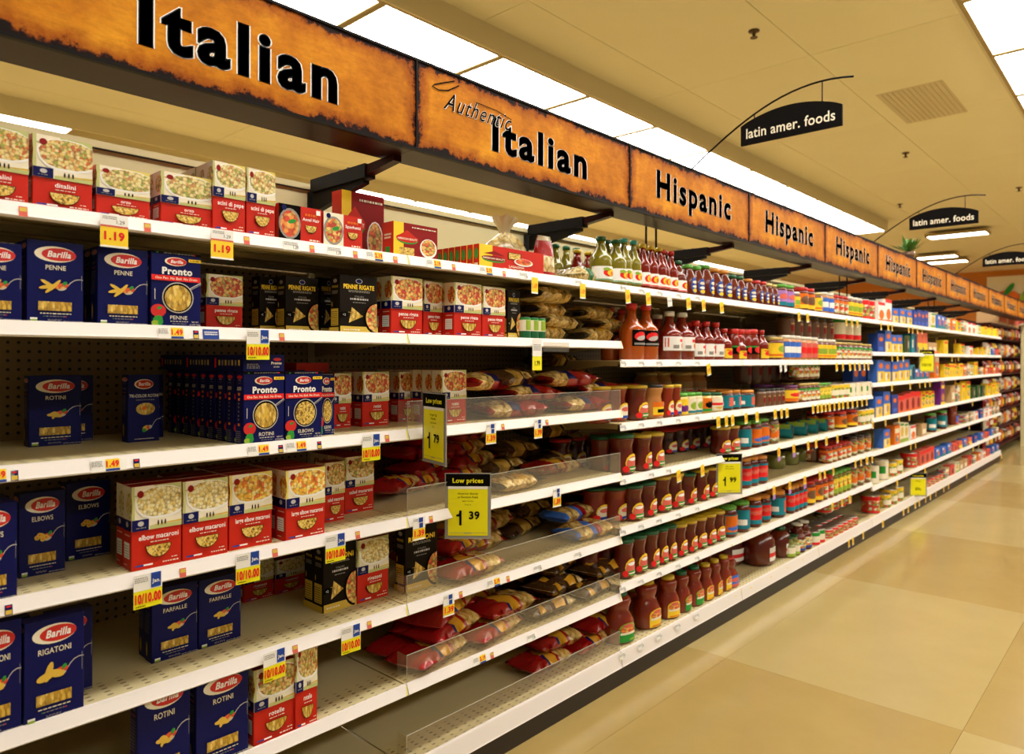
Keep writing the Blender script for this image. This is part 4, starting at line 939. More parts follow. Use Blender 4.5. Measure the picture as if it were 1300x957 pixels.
def twist_bag():      # upright clear bag gathered at the top
    b = MB(); n = 16; rings = []
    for z, r in ((0, .055), (.012, .085), (.05, .095), (.09, .085), (.115, .05), (.13, .018), (.145, .022), (.165, .045), (.172, .05)):
        rings.append([((r*(1+.10*math.sin(k*3.1+z*60)))*math.cos(6.283*k/n), (r*.7*(1+.10*math.sin(k*2.3+z*50)))*math.sin(6.283*k/n), z+.006*math.sin(k*2.7)) for k in range(n)])
    v = [p for r in rings for p in r]; fs = [(j*n+i, j*n+(i+1) % n, (j+1)*n+(i+1) % n, (j+1)*n+i) for j in range(len(rings)-1) for i in range(n)]
    b.add(v, fs[:n*5], 'nest_bag', True); b.add(v, fs[n*5:], 'film_cream', True); b.add(v, [tuple(range(n-1, -1, -1))], 'nest_bag')
    K['bag_twist'] = Kind('noodle_bag', 'bag', 'clear gathered bag of pasta nests', .19, .13, .17, b.mesh('noodle_bag'), [])
    b = MB(); W, H, T = .12, .17, .06; nx, nz = 6, 8; f = []; bk = []      # upright gusseted bag
    for j in range(nz+1):
        for i in range(nx+1):
            u, q = i/nx, j/nz; t = T*.5*(1-abs(2*u-1)**3)*(1-q**3)+.002; tap = 1-.45*q**3
            f.append(((u-.5)*W*tap, -t, q*H)); bk.append(((u-.5)*W*tap, t, q*H))
    m = nx+1; o = len(f)
    b.v = f+bk
    for j in range(nz):
        for i in range(nx):
            a = j*m+i; mm = b.mi('film_cream' if j > 6 else 'bag_red' if j > 3 or j < 1 else 'nest_bag'); b.f += [[a, a+1, a+m+1, a+m], [o+a, o+a+m, o+a+m+1, o+a+1]]; b.m += [mm, mm]; b.smooth += [True, True]
        for a, c in ((j*m, (j+1)*m), ((j+1)*m+nx, j*m+nx)): b.f.append([a, c, o+c, o+a]); b.m.append(0); b.smooth.append(True)
    K['bag_up'] = Kind('noodle_bag', 'bag', 'upright noodle bag with red top and base', W, T, H, b.mesh('noodle_bag'), [])
twist_bag()
# ------------------------------------------------------------------ stocking: cartons in the pasta bays
def put(k, xl, xr, lv, back, yt=None, b='P', row='', rz=0., lift=0., zone=None, sy=1.):
    """carton whose front face spans the photo columns xl..xr, `back` behind the shelf edge, top at photo row yt"""
    T = K[k]; x0, x1 = X_at(xl, back), X_at(xr, back); w = x1-x0-.0015; z = SZ(b, lv)+lift
    h = (Z_at(xl, yt, back)-z) if yt is not None else T.H
    return place(T, (x0+x1)/2, back, z, w/T.W, sy, h/T.H, rz, lv, zone or ZONE[b], row)
def deep(k, xl, xr, lv, back, n, pitch, yt, row='{} row', b='P', first=1):
    """n more cartons straight behind the one whose front spans xl..xr"""
    T = K[k]; x0, x1 = X_at(xl, back), X_at(xr, back); z = SZ(b, lv); h = (Z_at(xl, yt, back)-z) if yt else T.H
    for q in range(first, n+1): place(T, (x0+x1)/2+random.uniform(-.002, .002), back+q*pitch, z, (x1-x0-.0015)/T.W, 1, h/T.H, 0, lv, ZONE[b], row.format(ordn(q+1) if 'row' in row else ordn(q)))
def bk(xl, lv, yb, b='P'): return max(.004, Y_on(xl, yb, SZ(b, lv)))
def putb(k, xl, xr, lv, yb, yt=None, **a):      # the same, set back so that its foot meets photo row yb
    bk = max(.004, Y_on(xl, yb, SZ(a.get('b', 'P'), lv))); return put(k, xl, xr, lv, bk, yt, **a)
# top shelf
put('r_dit', -43, 36, 0, .012, 152); put('r_dit', 40, 117, 0, .012, 168)
put('r_orzo', 121, 190, 0, .012, 208); put('r_orzo', 203, 269, 0, .02, 216)
deep('r_orzo', 121, 190, 0, .012, 3, .052, 208); deep('r_orzo', 203, 269, 0, .02, 3, .052, 216); deep('r_dit', 40, 117, 0, .012, 3, .052, 168)
put('r_acini', 269, 311, 0, .012, 203); put('r_acini', 312, 349, 0, .012, 212)
deep('r_acini', 269, 311, 0, .012, 5, .052, 203)
put('angel', 353, 408, 0, .008, 257); put('spag', 410, 460, 0, .008, 268)
put('ab', 433, 487, 0, .27, 240); put('ab', 499, 555, 0, .03, 280)
# row of flat lasagna boxes standing on edge one behind the other
for q in range(7):
    bk_ = .012+.033*q; place(K['lasagna'], (X_at(608, .012)+X_at(690, .012))/2, bk_, SZ('P', 0), (X_at(690, .012)-X_at(608, .012))/.21, 1, 1, 0, 0, 'pasta bays', '' if q == 0 else f'{ordn(q)} behind front')
# second shelf
put('b_penne', -38, 28, 1, .010, 304); put('b_penne', 33, 106, 1, .012, 303); put('b_penne', 123, 188, 1, .012, 312)
deep('b_penne', 33, 106, 1, .012, 3, .048, 303); deep('b_penne', 123, 188, 1, .012, 4, .048, 312)
put('pr_penne', 191, 255, 1, .006, 317)
deep('pr_penne', 191, 255, 1, .006, 4, .048, 317)
put('r_penne', 261, 308, 1, .13, 347, row='set back')
put('d_penne', 329, 358, 1, .16, 350, row='set back'); put('d_penne', 362, 404, 1, .10, 350, row='set back'); put('d_penne', 406, 428, 1, .22, 352, row='set back')
put('d_penne', 431, 479, 1, .012, 348)
put('r_penne', 496, 536, 1, .012, 350); put('r_penne', 537, 561, 1, .07, 356, row='set back'); put('r_penne', 576, 611, 1, .012, 358); put('r_penne', 612, 641, 1, .012, 363)
deep('r_penne', 496, 536, 1, .012, 4, .053, 350); deep('r_penne', 576, 611, 1, .012, 4, .053, 358)
put('d_penne', 644, 660, 1, .03, 368)
# third shelf
putb('b_rotini', 36, 104, 2, 568, 477); put('b_rotini', 66, 119, 2, .42, 477, row='behind')
putb('b_tri', 162, 203, 2, 562, 476, rz=0.0); put('b_tri', 172, 208, 2, .36, 476, row='behind')
put('pr_rotini', 309, 361, 2, .012, 472); deep('pr_rotini', 309, 361, 2, .012, 8, .056, 472, '{} behind front')
for q in range(3): place(K['pr_flat'], (X_at(309, .012)+X_at(361, .012))/2, .012+.187*q, Z_at(309, 472, .012)+.001, (X_at(361, .012)-X_at(309, .012))/.118, .98, 1, 0, 2, 'pasta bays', ['front', 'middle', 'rear'][q])
put('pr_elbows', 362, 409, 2, .012, 472)
deep('pr_elbows', 362, 409, 2, .012, 2, .05, 472, '{} behind front')
put('pr_elbows', 404, 425, 2, .06+.006, 474, row='right behind', sy=.9)
put('r_rotini', 421, 446, 2, .22, 474, row='set back'); put('r_rotini', 460, 494, 2, .20, 472, row='set back')
put('r_rotini', 506, 526, 2, .26, 472, row='set back'); put('r_rotini', 527, 545, 2, .24, 472, row='set back'); put('r_rotini', 560, 592, 2, .09, 470, row='set back')
deep('r_rotini', 560, 592, 2, .09, 6, .054, 470); deep('r_rotini', 460, 494, 2, .20, 4, .054, 472)
put('r_plain', 376, 418, 2, .30, None, lift=.166, sy=.9, row='on boxes'); put('r_rotini', 380, 416, 2, .35, 474, row='set back far')
# fourth shelf
put('b_elbows', -45, 23, 3, .01, 645); putb('b_elbows', 24, 84, 3, 735, 628); putb('b_elbows', 84, 141, 3, 713, 615)
deep('b_elbows', -45, 23, 3, .01, 2, .047, 645)
put('r_elbow', 167, 231, 3, .022, 619); put('r_elbow', 232, 290, 3, .022, 612)
deep('r_elbow', 167, 231, 3, .022, 1, .055, 619); deep('r_elbow', 232, 290, 3, .022, 2, .055, 612)
put('r_large', 291, 346, 3, .030, 604); put('r_large', 363, 413, 3, .006, 598)
deep('r_large', 363, 413, 3, .006, 3, .053, 598); deep('r_large', 291, 346, 3, .030, 3, .055, 604)
putb('r_salad', 412, 438, 3, 664, 588); putb('r_salad', 438, 475, 3, 653, 581)
deep('r_salad', 438, 475, 3, bk(438, 3, 653), 3, .052, 581)
# fifth shelf
put('b_rigatoni', -40, 29, 4, .004, 800); put('b_rigatoni', 31, 108, 4, .002, 793); put('b_rigatoni', 62, 119, 4, .10, 782, row='behind'); put('b_rigatoni', -20, 40, 4, .06, 795, row='behind')
putb('b_farfalle', 193, 252, 4, 843, 750); putb('b_farfalle', 253, 307, 4, 825, 738)
deep('b_farfalle', 193, 252, 4, bk(193, 4, 843), 1, .047, 750); deep('b_farfalle', 253, 307, 4, bk(253, 4, 825), 1, .047, 738)
put('r_riga', 310, 348, 4, .40, 715, row='dim back'); put('r_riga', 350, 388, 4, .40, 712, row='dim back')
putb('d_riga', 411, 453, 4, 779, 694); putb('r_riga', 454, 494, 4, 767, 687); putb('d_riga', 515, 556, 4, 753, 671)
deep('r_riga', 454, 494, 4, bk(454, 4, 767), 2, .053, 687); deep('d_riga', 411, 453, 4, bk(411, 4, 779), 1, .057, 694)
# sixth shelf
put('b_rotini', 250, 317, 5, .012, 862); put('r_rotelle', 323, 376, 5, .012, 852); putb('r_rotelle', 376, 404, 5, 930, 822)
put('b_rotini', 175, 243, 5, .012, 876)
# bottom shelf (below the photo's own lower edge)
put('b_penne', 120, 215, 6, .02); put('b_penne', 225, 310, 6, .02)
# ------------------------------------------------------------------ bags
def bagp(k, px, lv, back, lift=0., rz=0., s=1., row='', tilt=0., zone='pasta bays', sz=1., ry=0.):
    k = k if k in K else k+str(random.randrange(2)); T = K[k]; b = 'P'
    return place(T, X_at(px, back), back, SZ(b, lv)+lift*1.2, s, s, s*sz, rz, lv, zone, row, rx=tilt, ry=ry)
bagp('bag_nest', 576, 0, .30, 0, .1, .6, row='behind', sz=1.6)
bagp('bag_twist', 640, 0, .36, 0, .3, 1.55, sz=1.1)
bagp('bag_up', 690, 0, .06, 0, -.1, 1.0)
bagp('bag_greenw', 716, 0, .22, 0, .3, .6, sz=1.8); bagp('bag_greenw', 738, 0, .10, 0, .2, .72, sz=1.4)
def pile(k, lv, px0, px1, back0, layers, n, row, rz=0., s=1., dz=.048, jit=.12, zs=1.):
    """n bags side by side in each of several layers"""
    for L in range(layers):
        for i in range(n):
            px = px0+(px1-px0)*(i+.5+(L % 2)*.25)/n
            bagp(k, px, lv, back0+random.uniform(0, .03)+.02*L, L*dz, rz+random.uniform(-jit, jit), s, row+' '+['bottom', 'middle', 'top', 'upper', 'topmost'][L if L < layers-1 or L == 0 else min(4, max(L, 2))], tilt=random.uniform(-.05, .05), sz=zs, ry=random.uniform(-.06, .06))
pile('bag_gold', 1, 655, 780, .17, 3, 2, 'pile', .1, .95, .045)
bagp('bag_gold', 690, 1, .18, .135, .15, 1.05, row='pile topmost'); pile('bag_gold', 1, 690, 790, .40, 3, 2, 'rear pile', .05, .9, .045)
for q, px in enumerate((671, 681, 690)):
    place(K['can_drum'], X_at(px, .0)+.0, .022, SZ('P', 1), 1.05, 1.05, 1.05, 0, 1, 'pasta bays')
pile('bag_redb', 2, 600, 776, .14, 2, 2, 'front pile', -.1, 1.05, .046, zs=.95); pile('bag_dark', 2, 610, 760, .38, 3, 2, 'rear pile', .1, 1.05, .05)
bagp('bag_redb', 715, 2, .15, .092, -.12, 1.0, row='topmost'); bagp('bag_redb', 612, 2, .15, .046*2, .25, 1.0, row='tilted on top')
bagp('bag_dark', 640, 2, .17, .10, .3, 1.0, row='front pile'); bagp('bag_dark', 700, 2, .38, .16, .1, 1.0, row='topmost at rear')
bagp('bag_gold', 650, 3, .10, 0, .05, .85, row='lone front'); pile('bag_red', 3, 500, 600, .36, 4, 2, 'rear pile', .3, 1., .045)
pile('bag_dark', 3, 590, 740, .38, 2, 2, 'rear pile', .1, 1.1, .055); bagp('bag_dark', 695, 3, .40, .115, 0, 1.1, row='topmost'); bagp('bag_red', 700, 3, .24, 0, -.1, .9, row='before brown pile')
bagp('bag_red', 500, 3, .30, .02, .5, .8, row='tilted upright')
pile('bag_dark', 4, 575, 680, .38, 3, 2, 'rear pile', .2, 1.05, .05); pile('bag_red', 4, 520, 620, .34, 2, 2, 'rear pile', .1, 1., .048)
bagp('bag_red', 592, 4, .10, 0, .1, .95, row='front'); bagp('bag_red', 575, 4, .22, .045, .3, .9, row='tilted behind front')
bagp('bag_wide', 722, 4, .22, .05, .1, .95, row='upper'); bagp('bag_wide', 742, 4, .12, 0, -.05, .95, row='lower'); bagp('bag_wide', 752, 4, .26, 0, .2, .9, row='behind')
pile('bag_red', 5, 486, 610, .22, 3, 2, 'rear pile', .5, 1., .046, .3); pile('bag_red', 5, 510, 655, .09, 2, 2, 'front pile', .15, .98, .046, .1)
bagp('bag_red', 560, 5, .16, .098, .35, 1.1, row='tilted on pile', ry=-.12)
pile('bag_klu', 5, 660, 775, .10, 2, 2, 'front pile', .1, .95, .05, .15); pile('bag_klu', 5, 640, 760, .33, 2, 2, 'rear pile', .15, 1.05, .052, .2); bagp('bag_klu', 700, 5, .2, .10, .3, 1.05, row='tilted on top')
pile('bag_red', 6, 660, 770, .14, 2, 2, 'front pile', .2, .95, .047, .3); pile('bag_red', 6, 640, 760, .38, 3, 2, 'rear pile', .2, 1.05, .047, .3)
# ------------------------------------------------------------------ clear acrylic guards of the second bay
def guard(lv, h=.088, x0=None, x1=None):
    x0 = JX[2]+.004 if x0 is None else x0; x1 = JX[3]-.004 if x1 is None else x1; L = x1-x0
    r = obj('shelf_guard', None, None, (x0, -.001, CH+LZ['P'][lv]+.0005)); tag(r, f'clear plastic guard along the edge of the {LV[lv]} shelf of bagged noodles', 'guard', 'clear shelf guards')
    b = MB(); b.box(0, L, 0, .002, 0, h, 'clear_plastic'); b.box(0, .002, .002, .05, 0, h, 'clear_plastic'); b.box(L-.002, L, .002, .05, 0, h, 'clear_plastic'); obj('guard_sheet', b.mesh('guard_sheet'), r)
    b = MB(); b.box(0, L, -.0002, .0022, h, h+.0018, 'clear_edge'); b.box(-.0008, 0, 0, .002, 0, h, 'clear_edge'); b.box(L, L+.0008, 0, .002, 0, h, 'clear_edge'); obj('guard_edge', b.mesh('guard_edge'), r)
for lv in (2, 3, 4, 5, 6): guard(lv)
# ------------------------------------------------------------------ rows of jars and bottles
ALT = {'f_red': ['f_red', 'f_orange', 'f_mixed', 'f_white'], 'f_yellow': ['f_yellow', 'f_yelred', 'f_mixed'], 'f_yelred': ['f_yelred', 'f_yellow', 'f_green'], 'f_orange': ['f_orange', 'f_red', 'f_mixed', 'f_cyan'], 'f_pinkor': ['f_pinkor', 'f_red', 'f_cyan'], 'f_mixed': ['f_mixed', 'f_yellow', 'f_orange', 'f_green'], 'f_green': ['f_green', 'f_tan', 'f_mixed']}
def run(k, xl, xr, n, lv, b='S', back=.012, yt=None, rows=1, row='', rz=.45, gap=1.02, dim=None, lift=0., zs=1.):
    """n things side by side between photo columns, with further rows behind"""
    T = K[k]; r = (T.D/2); base_k = k
    x0, x1 = X_at(xl, back+r), X_at(xr, back+r); w = (x1-x0)/n; s = min(w/T.W*.985, 1.6)
    z = SZ(b, lv)+lift
    for q in range(rows):
        for i in range(n):
            kk = K[dim] if dim and q else T
            if b == 'F' and xl > 1195 and base_k in ALT and n > 1: kk = K[random.choice(ALT[base_k])]
            jz = random.uniform(.86, 1.06) if b == 'F' else 1.
            Y = back+T.D*s*.5*(1 if q == 0 else 1)+q*T.D*s*gap; X = x0+w*(i+.5)
            if kk.cat not in ('jar', 'bottle', 'can'): Y -= T.D*s*.5
            h = (Z_at((xl+xr)/2, yt, back+r)-z)/T.H if yt else s
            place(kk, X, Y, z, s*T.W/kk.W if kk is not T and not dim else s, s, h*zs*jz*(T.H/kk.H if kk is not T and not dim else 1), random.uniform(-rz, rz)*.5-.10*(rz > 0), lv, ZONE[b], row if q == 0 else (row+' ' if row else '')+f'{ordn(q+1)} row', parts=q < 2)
S = 'S'
# top shelf
run('sauce_green', 700, 740, 3, 0, S, .40, 312, row='at the back'); run('sauce_yel', 728, 756, 2, 0, S, .30, 318, row='at the back')
run('sauce_green', 757, 795, 2, 0, S, .006, 302); run('sauce_teal', 787, 811, 2, 0, S, .006, 304); run('sauce_green', 765, 790, 2, 0, S, .09, 306, row='second row')
run('sauce_yel', 811, 843, 3, 0, S, .006, 312); run('sauce_red', 837, 857, 2, 0, S, .006, 318, row='tall'); run('sauce_yel', 805, 838, 3, 0, S, .09, 314, row='second row')
run('sauce_short', 856, 869, 1, 0, S, .006, 331)
run('taco_lime', 869, 891, 2, 0, S, .006, 337, 2); run('taco_lime', 890, 904, 1, 0, S, .004, 336, row='larger'); run('taco_orange', 903, 926, 2, 0, S, .006, 342, 2)
run('taco_green', 926, 944, 2, 0, S, .006, 350, 2); run('taco_orange', 946, 957, 1, 0, S, .004, 354, 2, row='past green'); run('taco_red', 957, 972, 2, 0, S, .006, 357, 2); run('taco_gold', 972, 985, 2, 0, S, .006, 361, 2)
run('jar_lilac', 985, 1004, 2, 0, S, .006, 362, 2); run('jar_yellow', 1004, 1013, 1, 0, S, .006, 371, 2); run('jar_mole', 1013, 1030, 2, 0, S, .006, 366, 2)
run('squat_yellow', 1030, 1040, 1, 0, S, .006, 372, 2); run('jar_blue', 1041, 1056, 2, 0, S, .006, 372, 2); run('jar_salsa2', 1056, 1074, 3, 0, S, .006, 376, 2, row='orange run')
run('jar_yellow', 1074, 1092, 3, 0, S, .006, 378, 2, row='beyond'); run('can_red', 1092, 1106, 2, 0, S, .006, 381, 2)
# second shelf
run('big_white', 775, 790, 1, 1, S, .20, 390, row='dim back'); run('big_orange', 768, 796, 2, 1, S, .14, 392, row='dim behind')
run('big_orange', 796, 832, 2, 1, S, .006, 386); run('big_white', 830, 846, 1, 1, S, .12, 399, row='dim behind'); run('big_white', 845, 878, 2, 1, S, .006, 396)
run('big_white', 845, 874, 2, 1, S, .12, 398, row='second row'); run('mid_red', 880, 918, 3, 1, S, .006, 408, 2); run('mid_yellow', 917, 927, 1, 1, S, .006, 417, row='slimmest')
run('red_lid_black', 927, 950, 3, 1, S, .02, 418, 2); run('mid_yellow', 935, 946, 1, 1, S, .002, 425, row='front'); run('red_lid_black', 950, 961, 1, 1, S, .006, 418, row='end one')
run('mid_yellow', 962, 976, 1, 1, S, .006, 419, row='single'); run('squat_yellow', 976, 993, 1, 1, S, .006, 428)
run('jar_blue', 993, 1013, 3, 1, S, .006, 426, 2); run('jar_pink', 1013, 1035, 3, 1, S, .006, 428, 2); run('jar_yellow', 1035, 1058, 4, 1, S, .006, 431, 2)
run('jar_dark', 995, 1056, 6, 1, S, .05, None, lift=.150, row='upper tier', zs=.8)
run('jar_redgreen', 1059, 1092, 5, 1, S, .006, 435, 2); run('jar_redgreen', 1092, 1104, 2, 1, S, .006, 437, row='end pair'); run('can_green', 1060, 1090, 3, 1, S, .03, None, lift=.155, row='upper tier', zs=1.1)
# third shelf
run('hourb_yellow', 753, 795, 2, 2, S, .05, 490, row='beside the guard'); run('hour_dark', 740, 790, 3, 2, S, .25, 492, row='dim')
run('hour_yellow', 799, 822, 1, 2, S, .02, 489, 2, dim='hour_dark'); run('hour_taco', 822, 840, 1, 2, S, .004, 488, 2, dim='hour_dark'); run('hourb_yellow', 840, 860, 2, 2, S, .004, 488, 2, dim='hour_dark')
run('jar_tanbig', 815, 848, 2, 2, S, .34, 472, row='left pair'); run('jar_tanbig', 858, 893, 2, 2, S, .28, 472)
run('jar_queso', 860, 872, 1, 2, S, .004, 499, 2); run('jar_cream', 872, 889, 2, 2, S, .004, 498, 2); run('jar_orange', 888, 902, 1, 2, S, .004, 498, 2); run('jar_ranch', 901, 916, 1, 2, S, .004, 498, 2)
run('jar_tealpink', 916, 936, 2, 2, S, .03, 495, 2); run('jar_tealpink', 936, 960, 1, 2, S, .004, 495, 2, row='front')
run('jar_dark', 961, 992, 5, 2, S, .006, 493, 2); run('jar_dark', 940, 1000, 5, 2, S, .2, None, lift=.13, row='upper tier')
run('jar_purple', 992, 1014, 1, 2, S, .006, 489, 2); run('jar_redgreen', 1014, 1037, 4, 2, S, .006, 486, 2); run('jar_redgreen', 1009, 1037, 4, 2, S, .02, None, lift=.155, row='upper tier', zs=.8)
run('jar_verde', 1038, 1052, 3, 2, S, .006, 486, 2); run('can_yellow', 1052, 1074, 3, 2, S, .006, 487, 2); run('can_cream', 1074, 1103, 4, 2, S, .006, 485, 2); run('f_blue', 1078, 1106, 3, 2, S, .10, 462, row='at the back')
# fourth shelf
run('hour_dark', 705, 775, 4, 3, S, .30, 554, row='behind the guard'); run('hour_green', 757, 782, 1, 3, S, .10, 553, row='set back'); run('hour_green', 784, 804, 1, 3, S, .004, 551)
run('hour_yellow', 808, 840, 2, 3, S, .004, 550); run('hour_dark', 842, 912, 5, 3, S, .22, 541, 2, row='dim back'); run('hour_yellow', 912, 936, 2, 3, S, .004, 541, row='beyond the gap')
run('jar_greenteal', 936, 956, 1, 3, S, .004, 535, 2, row='wide'); run('jar_orangelab', 955, 963, 1, 3, S, .004, 534, 2, row='narrow'); run('jar_orangelab', 962, 975, 1, 3, S, .004, 531, 2); run('jar_brown', 975, 988, 1, 3, S, .006, 529, 2)
run('jar_salsa2', 1050, 1070, 3, 3, S, .05, 522, 2); run('jar_mole', 1060, 1088, 2, 3, S, .004, 521, 2); run('can_yellow', 1088, 1105, 3, 3, S, .004, 519, 2)
for q, px in enumerate((1004, 1022, 1036, 1048)):      # tubs lying on their sides, ends to the aisle
    X, Y = X_at(px, .07), .05; place(K['tub_green'], X, Y, SZ('S', 3)+.0465, 1, 1, 1.2, .35, 3, 'salsa bays', rx=-math.pi/2)
# fifth shelf
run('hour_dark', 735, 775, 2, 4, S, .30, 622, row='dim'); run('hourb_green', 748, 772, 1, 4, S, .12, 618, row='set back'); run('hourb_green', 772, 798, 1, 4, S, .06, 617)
run('hour_green', 797, 831, 2, 4, S, .012, 613); run('hour_yellow', 833, 866, 2, 4, S, .012, 602, 2); run('hour_green', 866, 882, 1, 4, S, .012, 600, 2, row='past yellow'); run('hour_yellow', 884, 909, 2, 4, S, .012, 594, 2, row='beside card'); run('hour_green', 910, 938, 2, 4, S, .04, 588, row='behind card')
run('jar_redteal', 942, 960, 2, 4, S, .01, 580, 2); run('jar_redteal', 960, 974, 1, 4, S, .004, 578, 2, row='larger')
run('jar_pickle', 978, 1030, 3, 4, S, .16, 570, 2); run('jar_salsa2', 1048, 1078, 5, 4, S, .01, 563, 2); run('jar_brown', 1078, 1104, 3, 4, S, .01, 552, 2); run('jar_dark', 1030, 1050, 2, 4, S, .1, 566)
# sixth shelf
run('hour_dark', 735, 770, 2, 5, S, .3, 700, row='dim'); run('hour_green', 740, 786, 2, 5, S, .10, 688, row='set back'); run('hour_green', 786, 834, 3, 5, S, .012, 678, 2); run('hour_green', 833, 855, 2, 5, S, .012, 667, 2, row='near yellow')
run('hour_yellow', 856, 917, 5, 5, S, .012, 656, 2); run('jar_orangelab', 918, 937, 1, 5, S, .008, 642, 2); run('jar_greenteal', 936, 952, 1, 5, S, .008, 636, 2)
run('jar_redteal', 952, 967, 1, 5, S, .008, 630, 2, row='single'); run('jar_redteal', 967, 976, 1, 5, S, .02, 628, 2, row='slim'); run('jar_tealpink', 976, 1001, 1, 5, S, .006, 622, 2); run('jar_redteal', 1000, 1021, 4, 5, S, .006, 614, 2, row='packed four')
run('jar_mole', 1022, 1042, 2, 5, S, .006, 608, 2); run('jar_salsa2', 1042, 1056, 2, 5, S, .006, 604, 2); run('jar_verde', 1056, 1078, 4, 5, S, .006, 596, 2); run('jar_brown', 1078, 1104, 3, 5, S, .006, 586, 2)
# bottom shelf
run('big_grn', 745, 778, 1, 6, S, .14, 775, row='dim behind'); run('big_grn', 780, 806, 1, 6, S, .0, 752); run('big_yel', 792, 830, 1, 6, S, .13, 748, row='behind')
run('big_yel', 812, 843, 1, 6, S, .006, 737, 2); run('big_yel', 843, 861, 1, 6, S, .006, 731, 2, row='slim'); run('big_grn', 860, 891, 2, 6, S, .006, 722, 2, row='green pair')
run('big_yel', 890, 925, 3, 6, S, .006, 710, 2, row='run of three'); run('big_blu', 921, 935, 1, 6, S, .004, 707)
run('jug_red', 918, 945, 1, 6, S, .17, 672, row='dim'); run('jug_red', 957, 987, 1, 6, S, .02, 668); run('jug_red', 986, 1000, 1, 6, S, .02, 668, row='slim'); run('dressing', 1000, 1012, 2, 6, S, .01, 680, 2)
run('ketchup', 1012, 1028, 2, 6, S, .01, 663, 2); run('can_green', 1030, 1043, 2, 6, S, .01, 672, 2); run('can_red', 1046, 1084, 6, 6, S, .01, 663, 2); run('can_red', 1044, 1078, 4, 6, S, .10, None, lift=.135, row='upper tier', zs=.7)
run('dressing', 1040, 1052, 2, 6, S, .3, 650, row='at the back')
# ------------------------------------------------------------------ far bays
Fb = 'F'
run('f_white', 1110, 1120, 1, 0, Fb, .006, 381, rz=0); run('f_white', 1120, 1128, 1, 0, Fb, .006, 381, rz=0, row='slim')
for a, c, n, k, yt in ((1128, 1155, 3, 'f_blueyel', 393), (1156, 1175, 4, 'f_blue', 394), (1176, 1186, 1, 'f_green', 394), (1187, 1197, 2, 'f_cyan', 400), (1197, 1211, 2, 'f_red', 404), (1211, 1225, 2, 'f_yellow', 406), (1225, 1236, 2, 'f_white', 410), (1236, 1267, 4, 'f_yelred', 414)): run(k, a, c, n, 0, Fb, .01, yt, rz=0, row='distant run' if k == 'f_white' else '')
for a, c, n, k, yt in ((1110, 1119, 1, 'f_blue', 422), (1120, 1142, 3, 'f_blueyel', 422), (1143, 1153, 1, 'f_dkgreen', 424), (1153, 1161, 1, 'f_teal', 424), (1161, 1174, 2, 'f_pinkor', 423), (1175, 1186, 2, 'f_tan', 434), (1189, 1206, 1, 'f_yellow', 430), (1213, 1225, 1, 'f_yelred', 437), (1225, 1235, 1, 'f_white', 438), (1238, 1256, 3, 'f_yelred', 441), (1256, 1267, 2, 'f_orange', 442)): run(k, a, c, n, 1, Fb, .02 if a < 1240 else .01, yt, rz=0, row='distant run' if a == 1238 else '')
for a, c, n, k, yt in ((1110, 1127, 2, 'f_blueyel', 457), (1129, 1151, 3, 'f_blueyel', 458), (1151, 1158, 1, 'f_teal', 462), (1158, 1176, 3, 'f_cyan', 468), (1177, 1195, 1, 'f_orange', 447), (1196, 1214, 6, 'f_yellow', 462), (1215, 1233, 4, 'f_mixed', 462), (1233, 1240, 1, 'f_yellow', 460), (1241, 1267, 5, 'f_red', 466)): run(k, a, c, n, 2, Fb, .01, yt, rz=0, row={1129: 'second run', 1233: 'single'}.get(a, ''))
for a, c, n, k, yt in ((1107, 1127, 2, 'f_blueyel', 499), (1128, 1137, 1, 'f_blue', 500), (1137, 1166, 4, 'f_red', 499), (1167, 1183, 4, 'f_yelred', 497), (1204, 1217, 2, 'f_green', 486), (1217, 1230, 2, 'f_yelred', 484), (1230, 1249, 3, 'f_dkgreen', 490), (1250, 1267, 3, 'f_yellow', 486)): run(k, a, c, n, 3, Fb, .01, yt, rz=0, row='distant pair' if a == 1217 else '')
run('f_purple', 1184, 1203, 1, 3, Fb, .002, 480, rz=0)
for a, c, n, k, yt in ((1112, 1132, 1, 'f_blueyel', 544), (1132, 1139, 1, 'f_orange', 540), (1139, 1150, 2, 'f_green', 537), (1150, 1162, 1, 'f_white', 540), (1163, 1177, 1, 'f_tan', 538), (1222, 1240, 3, 'f_red', 524), (1240, 1247, 1, 'f_blue', 520), (1247, 1267, 4, 'f_red', 516)): run(k, a, c, n, 4, Fb, .01, yt, rz=0, row='distant run' if a == 1247 else '')
run('jar_greenteal', 1177, 1204, 2, 4, Fb, .01, 523); run('big_blu', 1204, 1221, 1, 4, Fb, .01, 513)
for a, c, n, k, yt in ((1104, 1114, 1, 'can_cream', 588), (1116, 1126, 1, 'can_cream', 582), (1128, 1143, 2, 'can_yellow', 582), (1152, 1163, 1, 'can_red', 572), (1165, 1183, 3, 'f_red', 570), (1184, 1206, 3, 'f_cyan', 566), (1207, 1232, 4, 'f_pinkor', 558), (1232, 1240, 1, 'f_blue', 552), (1241, 1267, 4, 'f_orange', 546)): run(k, a, c, n, 5, Fb, .01, yt, rz=0, row='by itself' if a == 1116 else '')
for a, c, n, k, yt in ((1103, 1116, 1, 'can_red', 626), (1120, 1144, 3, 'can_yellow', 620), (1173, 1194, 4, 'can_red', 604), (1196, 1210, 2, 'f_red', 592), (1210, 1226, 3, 'f_green', 584), (1226, 1244, 3, 'f_orange', 576), (1244, 1256, 2, 'f_red', 570), (1256, 1267, 2, 'f_cyan', 565)): run(k, a, c, n, 6, Fb, .01, yt, rz=0, row='distant run' if a in (1173, 1244) else '')
